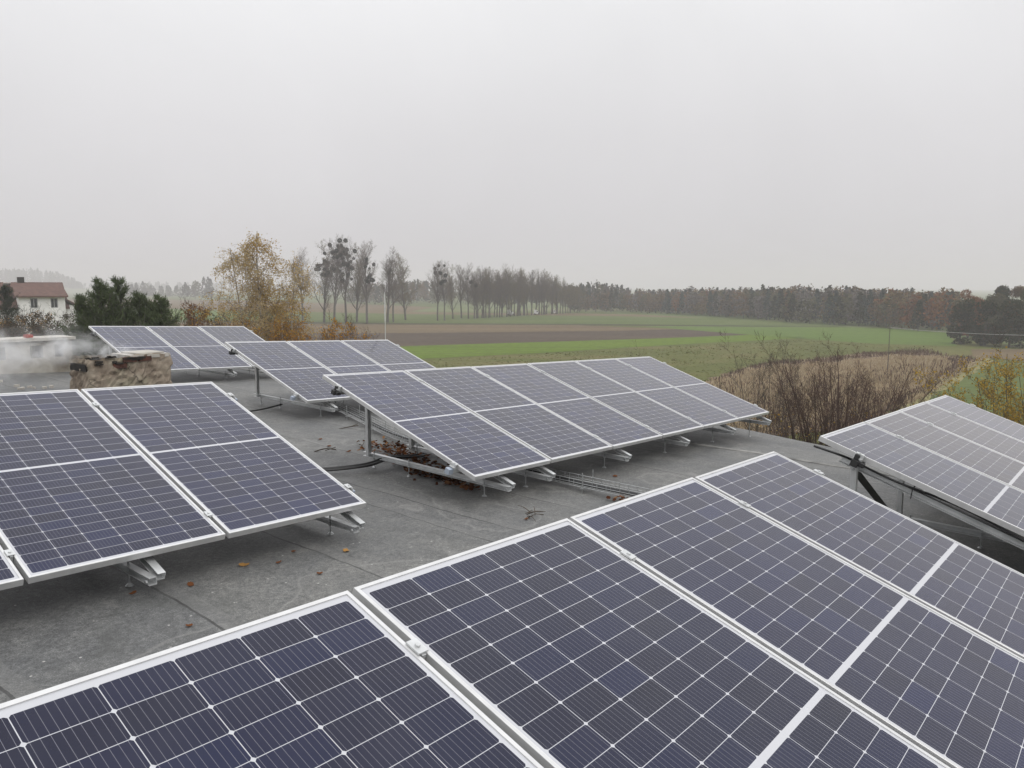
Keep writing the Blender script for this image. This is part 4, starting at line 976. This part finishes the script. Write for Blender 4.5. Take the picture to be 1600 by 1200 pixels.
M['shrubtwig'] = mat_plain('reddish shrub twig', (.030, .018, .014), (.085, .046, .033), 3, .95)
M['shrubgrey'] = mat_plain('grey brown shrub twig', (.04, .033, .026), (.09, .072, .058), 3, .95)
M['yellowleaf'] = mat_leaf('sparse yellow leaf', [(0, (.30, .17, .03)), (.5, (.38, .24, .06)), (1, (.26, .20, .06))], .35)
M['oliveleaf'] = mat_leaf('yellow olive leaf', [(0, (.22, .15, .035)), (.4, (.34, .23, .05)), (.8, (.46, .30, .06)), (1, (.24, .21, .07))], .4)
M['redleaf'] = mat_leaf('red brown leaf', [(0, (.09, .035, .02)), (.6, (.15, .06, .025)), (1, (.20, .11, .04))], .3)
M['scrubleaf'] = mat_leaf('dark scrub leaf', [(0, (.030, .026, .018)), (.6, (.055, .045, .028)), (1, (.08, .06, .03))], .2)
def shrub(label, px, dist, ytop, wd, seed, tw, nst=8, nleaf=0, lm=None, leafz=1.0, group=None, cat='bush', lv=3, rad=.03, ls=(.05, .08), name='bare_shrub', leafmin=0.0, fan=.27, dome=0.0):
    rg = np.random.default_rng(seed); p = D(px, dist); H = hz(ytop, dist); r = thing(name, label, cat, p, group)
    mb = MB(); lp = []
    for i in range(nst):
        an = (rg.uniform(.04, fan) if not dome else fan*math.sqrt(rg.uniform(.01, 1)))*(wd/3.); d0 = limb_dir(rg, np.array([0, 0, 1.]), an, i*2.4+rg.uniform(-.4, .4))
        Ls = H*(rg.uniform(.72, 1.02) if not dome else rg.uniform(.86, 1.0)-dome*(an/fan)**2); pts, de = bent(rg, p+rg.normal(0, .15, 3)*[1, 1, 0], d0, Ls, .35 if not dome else .12, 8, .07)
        mb.tube(pts, np.linspace(rad*1.5, rad*.25, 9), 5, cap=False)
        for k in range(12):
            t = .35+.63*(k+rg.uniform(0, 1))/12; f = t*8; j = min(int(f), 7); q = pts[j]+(pts[j+1]-pts[j])*(f-j)
            grow(None, mb, rg, q, limb_dir(rg, de, rg.uniform(.35, .75), k*2.4), Ls*(.30-.2*t)*rg.uniform(.7, 1.2), rad*.42*(1.2-t), .5, lv-1, 4, None, 1.0, lp)
    mb.build('branches', tw, r)
    if nleaf:
        lp = np.array(lp); lp = lp[(lp[:, 2] < H*leafz) & (lp[:, 2] > H*leafmin)]
        if len(lp): q = MB(); q.quads(leaf_quads(rg, lp, nleaf, .05, ls[0], ls[1], .8)); q.build('leaves', lm, r)
    return r
gs = 'bare bushes beyond the roof edge'
shrub('thin pale bare bush at the left of the reddish bushes, beside the middle row end', 1204, 27, 545, 2.2, 71, M['shrubgrey'], 7, 160, M['yellowleaf'], .72, gs, rad=.022, fan=.2)
shrub('tall bare sapling stem rising above the left bush', 1236, 30, 522, 1.0, 72, M['shrubgrey'], 3, 60, M['yellowleaf'], .7, gs, rad=.018)
shrub('biggest dark reddish bare bush in the middle, a rounded dome of fine twigs', 1308, 26, 527, 3.0, 73, M['shrubtwig'], 27, 260, M['yellowleaf'], .74, gs, rad=.036, fan=.27, dome=.12)
shrub('dark bare bush right of the biggest one', 1378, 28, 556, 3.0, 74, M['shrubtwig'], 10, 160, M['yellowleaf'], .74, gs, rad=.030, fan=.17, dome=.12)
shrub('lower reddish bare bush at the right end, above the pale panels', 1416, 29, 594, 3.0, 75, M['shrubtwig'], 8, 120, M['yellowleaf'], .78, gs, rad=.022, fan=.14)
shrub('low bare bush filling the gap left of the biggest one', 1250, 27, 578, 3.0, 76, M['shrubtwig'], 6, 200, M['yellowleaf'], .8, gs, rad=.022, fan=.16, dome=.1)
shrub('yellow olive leaved bush at the right photo edge behind the pale panels', 1612, 19, 556, 3.2, 77, M['shrubgrey'], 20, 22000, M['oliveleaf'], 1.0, None, 'bush', 3, .024, (.04, .07), 'leafy_bush', leafmin=.52)
shrub('low yellow twiggy bush just above the pale panels at right', 1572, 20, 600, 2.4, 78, M['shrubgrey'], 14, 7000, M['oliveleaf'], 1.0, None, 'bush', 2, .018, (.04, .07), 'leafy_bush', leafmin=.6)
for i, (px, dist, yt, lab) in enumerate(((946, 40, 535, 'lone thin stalk above the middle row, left one'), (1008, 42, 537, 'lone thin stalk above the middle row, right one'), (978, 41, 541, 'short stalk between the two stalks above the middle row'))):
    shrub(lab, px, dist, yt, .8, 90+i, M['shrubgrey'], 2, 0, None, 1, 'stalks above the middle row', 'sapling', 2, .012, name='sapling')
sc = 'scrub between the roof and the fields'
for i, (px, dist, yt, wd, tw, nl, lm, lab) in enumerate((
    (30, 50, 487, 3, 'shrubgrey', 900, 'orangeleaf', 'rusty bush at the left edge under the spruce'), (70, 46, 492, 3, 'shrubgrey', 1400, 'scrubleaf', 'dark twiggy bush in front of the white house'), (104, 44, 488, 2.6, 'shrubgrey', 1300, 'scrubleaf', 'dark twiggy bush at the right corner of the white house'),
    (8, 42, 505, 3, 'shrubgrey', 1500, 'scrubleaf', 'dark brown bush above the rear chimney, leftmost'), (50, 38, 508, 3, 'shrubgrey', 1500, 'scrubleaf', 'dark brown bush above the red brick'), (96, 36, 506, 2.6, 'shrubgrey', 1500, 'scrubleaf', 'dark brown bush above the right end of the rear chimney'),
    (292, 40, 484, 1.6, 'shrubgrey', 700, 'scrubleaf', 'thin dark bush right of the pines'), (312, 42, 473, 1.8, 'shrubtwig', 900, 'redleaf', 'reddish bush left of the golden birch'), (336, 40, 482, 1.6, 'shrubgrey', 700, 'orangeleaf', 'orange brown bush at the left foot of the birch'),
    (488, 33, 498, 1.7, 'shrubtwig', 700, 'orangeleaf', 'orange bush right of the lower birch'), (528, 36, 510, 1.4, 'shrubtwig', 25, 'yellowleaf', 'bare reddish bush right of the orange one'), (556, 38, 514, 1.2, 'shrubtwig', 10, 'yellowleaf', 'last thin bare bush before the lightning rod'))):
    shrub(lab, px, dist, yt, wd, 120+i, M[tw], 16, nl*8, M[lm], 1.0, sc, 'bush', 3, .022, (.05, .10), leafmin=.62)

# tall weeds and dry grass on the weedy field
def blades(name, label, pix_poly, n, hts, wd, mat, seed, base_frac=.3):
    rg = np.random.default_rng(seed); poly = np.array([G(*q)[:2] for q in pix_poly]); lo, hi = poly.min(0), poly.max(0); out = []
    while len(out) < n:
        q = rg.uniform(lo, hi, (n, 2)); ins = np.zeros(n, bool); j = len(poly)-1
        for i in range(len(poly)):
            c = ((poly[i, 1] > q[:, 1]) != (poly[j, 1] > q[:, 1])) & (q[:, 0] < (poly[j, 0]-poly[i, 0])*(q[:, 1]-poly[i, 1])/(poly[j, 1]-poly[i, 1]+1e-12)+poly[i, 0]); ins ^= c; j = i
        out.extend(q[ins].tolist())
    q = np.array(out[:n]); clump = .6+.5*np.sin(q[:, 0]*.45+1.3*np.sin(q[:, 1]*.2))*np.sin(q[:, 1]*.38+q[:, 0]*.11)
    h = rg.uniform(*hts, n)*np.clip(clump, .3, 1.2); a = rg.uniform(0, 6.28, n); s = wd*rg.uniform(.6, 1.4, n)/2
    p0 = np.c_[q, np.zeros(n)]; d_ = np.c_[np.cos(a), np.sin(a), np.zeros(n)]*s[:, None]; lean = np.c_[rg.normal(0, .25, (n, 2))*h[:, None], h]
    mb = MB(); mb.quads(np.stack([p0-d_, p0+d_, p0+lean+d_*.6, p0+lean-d_*.6], 1)); return tag(mb.build(name, mat), label, 'grass', kind='stuff')
M['drygrass'] = mat_leaf('dry grass', [(0, (.28, .21, .125)), (.5, (.40, .32, .205)), (1, (.48, .40, .275))], .3)
M['brownweed'] = mat_leaf('brown weeds', [(0, (.07, .046, .034)), (.5, (.11, .072, .052)), (1, (.17, .115, .08))], .2)
M['greentuft'] = mat_leaf('meadow tufts', [(0, (.085, .10, .028)), (.5, (.115, .12, .038)), (1, (.18, .145, .065))], .4)
blades('dry_grass', 'pale dry grass on the fallow patch behind the bare bushes', [(1095, 606), (1187, 580), (1380, 560), (1450, 558), (1490, 572), (1440, 605), (1360, 650), (1150, 680), (1030, 670)], 38000, (.3, .95), .085, M['drygrass'], 1)
blades('brown_weeds', 'dark brown weeds along the rim of the fallow patch', [(1100, 598), (1187, 570), (1290, 561), (1350, 551), (1440, 549), (1530, 563), (1505, 574), (1445, 557), (1360, 559), (1250, 573), (1150, 592)], 2600, (.3, .75), .11, M['brownweed'], 2)
blades('brown_weeds', 'brown weeds among the dry grass at the near side of the fallow patch', [(1040, 660), (1120, 600), (1300, 590), (1500, 570), (1520, 572), (1440, 620), (1340, 680)], 2500, (.4, 1.2), .10, M['brownweed'], 3)
blades('meadow_tufts', 'rough tufts of grass on the olive meadow behind the middle row', [(640, 565), (860, 552), (1050, 541), (1250, 532), (1480, 543), (1340, 552), (1187, 570), (1090, 606), (900, 640), (560, 640)], 5500, (.03, .13), .3, M['greentuft'], 4)
blades('path_grass', 'pale grass along the edge of the path', [(1526, 560), (1540, 560), (1500, 586), (1440, 624), (1400, 640), (1432, 612)], 1800, (.15, .4), .2, M['drygrass'], 5)

# ------------------------------------------------------------------ white house at the left
M['whitewall'] = mat_plain('white house wall', (.62, .61, .60), (.74, .73, .72), 1.2, .9)
M['tiles'] = mat_plain('brown red roof tiles', (.065, .034, .026), (.12, .060, .045), 2.2, .9, 0, .3)
M['pane'] = mat_plain('window pane', (.02, .025, .03), (.05, .055, .06), 2, .12)
M['frame_'] = mat_plain('grey window frame', (.25, .25, .25), (.34, .34, .34), 4, .7)
def house():
    d0 = 105.; s = d0/1223.5; ox = (58-800)*s; p = np.array([ox, d0, 0]); r = thing('white_house', 'white house with brown red tiled roof and two upper windows at the left edge', 'house', p)
    rot = R_(-38); X = np.array([math.cos(rot), -math.sin(rot), 0]); Y = np.array([math.sin(rot), math.cos(rot), 0])
    Q = lambda x, y, z: p+X*x+Y*y+ZD*z
    e1, e2, rg_ = hz(462, d0), hz(477, d0), hz(441, d0+4)
    # main block (gable ends left and right), ridge along X
    mb = MB(); x0, x1, y0, y1 = -6.2, 3.6, 0.6, 8.6; ym = 4.6
    mb.add([Q(x0, y0, 0), Q(x1, y0, 0), Q(x1, y1, 0), Q(x0, y1, 0), Q(x0, y0, e2), Q(x1, y0, e2), Q(x1, y1, e2), Q(x0, y1, e2), Q(x0, ym, rg_-.15), Q(x1, ym, rg_-.15)],
           [(0, 1, 5, 4), (1, 2, 6, 9, 5), (2, 3, 7, 6), (3, 0, 4, 8, 7)])
    mb.build('wall', M['whitewall'], r)
    mb = MB()
    for sgn, ye in ((-1, y0-.5), (1, y1+.5)):
        ze = e2-.35; a, b, c, d = Q(x0-.5, ym, rg_), Q(x1+.5, ym, rg_), Q(x1+.5, ye, ze), Q(x0-.5, ye, ze)
        mb.add([a, b, c, d, a-ZD*.18, b-ZD*.18, c-ZD*.18, d-ZD*.18], [(0, 1, 2, 3), (4, 7, 6, 5), (0, 4, 5, 1), (1, 5, 6, 2), (2, 6, 7, 3), (3, 7, 4, 0)])
    rf = mb.build('roof', M['tiles'], r)
    mb = MB(); mb.box(Q(-.9, 4.7, rg_+.25), .8, .6, .9, X, Y); mb.build('chimney', M['soot'], rf)
    mb = MB(); mb.box(Q(-2.6, 3.9, rg_-.22), .9, .7, .06, X, (Y-ZD*.4)/1.08, (ZD+Y*.4)/1.08); mb.build('skylight', M['whitewall'], rf)
    # broad front bay with the two windows
    bx0, bx1, by = -1.9, 3.5, -.6
    mb = MB(); wz0, wz1 = hz(480, d0)-.1, hz(466, d0)
    wins = [(-.15-.42, -.15+.42), (2.2-.42, 2.2+.42)]; xs = [bx0, wins[0][0], wins[0][1], wins[1][0], wins[1][1], bx1]
    for i in range(5):
        for z0, z1 in ((0, wz0), (wz0, wz1), (wz1, e1)):
            if i in (1, 3) and z0 == wz0: continue
            mb.add([Q(xs[i], by, z0), Q(xs[i+1], by, z0), Q(xs[i+1], by, z1), Q(xs[i], by, z1)], [(0, 1, 2, 3)])
    mb.add([Q(bx0, by, 0), Q(bx0, 3.2, 0), Q(bx0, 3.2, e1), Q(bx0, by, e1)], [(0, 1, 2, 3)]); mb.add([Q(bx1, by, 0), Q(bx1, 3.2, 0), Q(bx1, 3.2, e1), Q(bx1, by, e1)], [(0, 1, 2, 3)])
    mb.build('front_bay', M['whitewall'], r)
    mb = MB(); a, b, c, d = Q(bx0-.4, 4.2, rg_-.1), Q(bx1+.35, 4.2, rg_-.1), Q(bx1+.35, by-.45, e1-.02), Q(bx0-.4, by-.45, e1-.02)
    mb.add([a, b, c, d, a-ZD*.2, b-ZD*.2, c-ZD*.2, d-ZD*.2], [(0, 1, 2, 3), (4, 7, 6, 5), (0, 4, 5, 1), (1, 5, 6, 2), (2, 6, 7, 3), (3, 7, 4, 0)]); mb.build('bay_roof', M['tiles'], r)
    for (x0_, x1_) in wins:
        mb = MB(); zc = (wz0+wz1)/2; xm = (x0_+x1_)/2
        for xx in (x0_+.04, xm, x1_-.04): mb.box(Q(xx, by+.10, zc), .08, .06, wz1-wz0, X, Y)
        for zz in (wz0+.04, wz1-.04): mb.box(Q(xm, by+.10, zz), x1_-x0_, .058, .08, X, Y)
        f = mb.build('window', M['frame_'], r); mb = MB(); mb.box(Q(xm, by+.16, zc), x1_-x0_, .02, wz1-wz0, X, Y); mb.build('pane', M['pane'], f)
    # lower lean-to at the right
    mb = MB(); zt = hz(478, d0); mb.box(Q(4.35, 3.2, zt/2), 1.5, 5.5, zt, X, Y); mb.build('annex', M['whitewall'], r)
    mb = MB(); a, b, c, d = Q(3.62, .2, hz(466, d0)), Q(3.62, 6.2, hz(466, d0)), Q(5.5, 6.2, zt-.15), Q(5.5, .2, zt-.15)
    mb.add([a, b, c, d, a-ZD*.2, b-ZD*.2, c-ZD*.2, d-ZD*.2], [(3, 2, 1, 0), (4, 5, 6, 7), (0, 1, 5, 4), (1, 2, 6, 5), (2, 3, 7, 6), (3, 0, 4, 7)]); mb.build('annex_roof', M['tiles'], r)
house()
# cars on the road behind the tree row
M['carpaint'] = mat_plain('white car paint', (.72, .72, .72), (.8, .8, .8), 3, .3)
M['carglass'] = mat_plain('car glass', (.02, .02, .025), (.03, .03, .04), 3, .1)
M['tyre'] = mat_plain('tyre', (.015, .015, .015), (.03, .03, .03), 9, .9)
def van(label, px, yb, L, Hh):
    d0 = dg(yb); p = D(px, d0); r = thing('parked_van', label, 'van', p, 'white vans on the road behind the trees')
    prof = [(-L/2, .25), (L/2, .25), (L/2, .95), (L/2-.5, 1.15), (L/2-1.1, Hh), (-L/2+.1, Hh), (-L/2, Hh-.25)]
    mb = MB(); k = len(prof); vs = [(p[0]+x, p[1]+y, z) for y in (-.9, .9) for x, z in prof]
    mb.add(vs, [tuple(range(k)), tuple(range(2*k-1, k-1, -1))]+[(i, i+k, (i+1) % k+k, (i+1) % k) for i in range(k)]); mb.build('body', M['carpaint'], r)
    mb = MB(); mb.box(p+[L/2-.95, -.905, Hh-.5], .5, .02, .3); mb.build('side_window', M['carglass'], r)
    for sx_ in (-1, 1):
        for sy in (-1, 1):
            mb = MB(); mb.tube([p+[sx_*L*.32, sy*.8-.1, .26], p+[sx_*L*.32, sy*.8+.1, .26]], .26, 12); mb.build('wheel', M['tyre'], r)
van('larger white van between the trunks at the left', 798, 492.5, 2.6, 1.9); van('white van between the trunks in the middle', 838.5, 491.5, 2.2, 1.7); van('small white van between the trunks at the right', 866, 490, 1.9, 1.5)
# pole and wire at the right
M['wood'] = mat_plain('weathered pole', (.06, .05, .04), (.11, .095, .08), 6, .9)
d0 = 92; p = D(1390, d0); zt = hz(511, d0); r = thing('wire_pole', 'thin dark pole standing in front of the green field', 'pole', p)
mb = MB(); mb.tube([p, p+ZD*zt], [.055, .04], 7); mb.build('post', M['wood'], r)
mb = MB(); mb.box(p+ZD*(zt-.12), .5, .06, .06); mb.build('cross_arm', M['wood'], r)
q = D(1700, 80); q[2] = hz(524, 80); a = p+ZD*(zt-.06)
mb = MB(); mb.tube([a+(q-a)*t-ZD*(1.2*t*(1-t)) for t in np.linspace(0, 1, 24)], .018, 4)
tag(mb.build('overhead_wire', M['rod'], origin=a), 'overhead wire crossing in front of the dark clump at right', 'wire')

# ------------------------------------------------------------------ haze: one even block of air round everything
hm, n, b, o = new_mat('haze'); n.nodes.remove(b)
vp = N(n, 'ShaderNodeVolumePrincipled'); vp.inputs['Color'].default_value = (.84, .815, .84, 1); vp.inputs['Density'].default_value = .0009; vp.inputs['Anisotropy'].default_value = 0
n.links.new(vp.outputs[0], o.inputs['Volume'])
mb = MB(); mb.box((0, 0, 25), 5400, 5400, 54); tag(mb.build('haze', hm), 'thin grey mist over the fields', 'haze', kind='stuff')
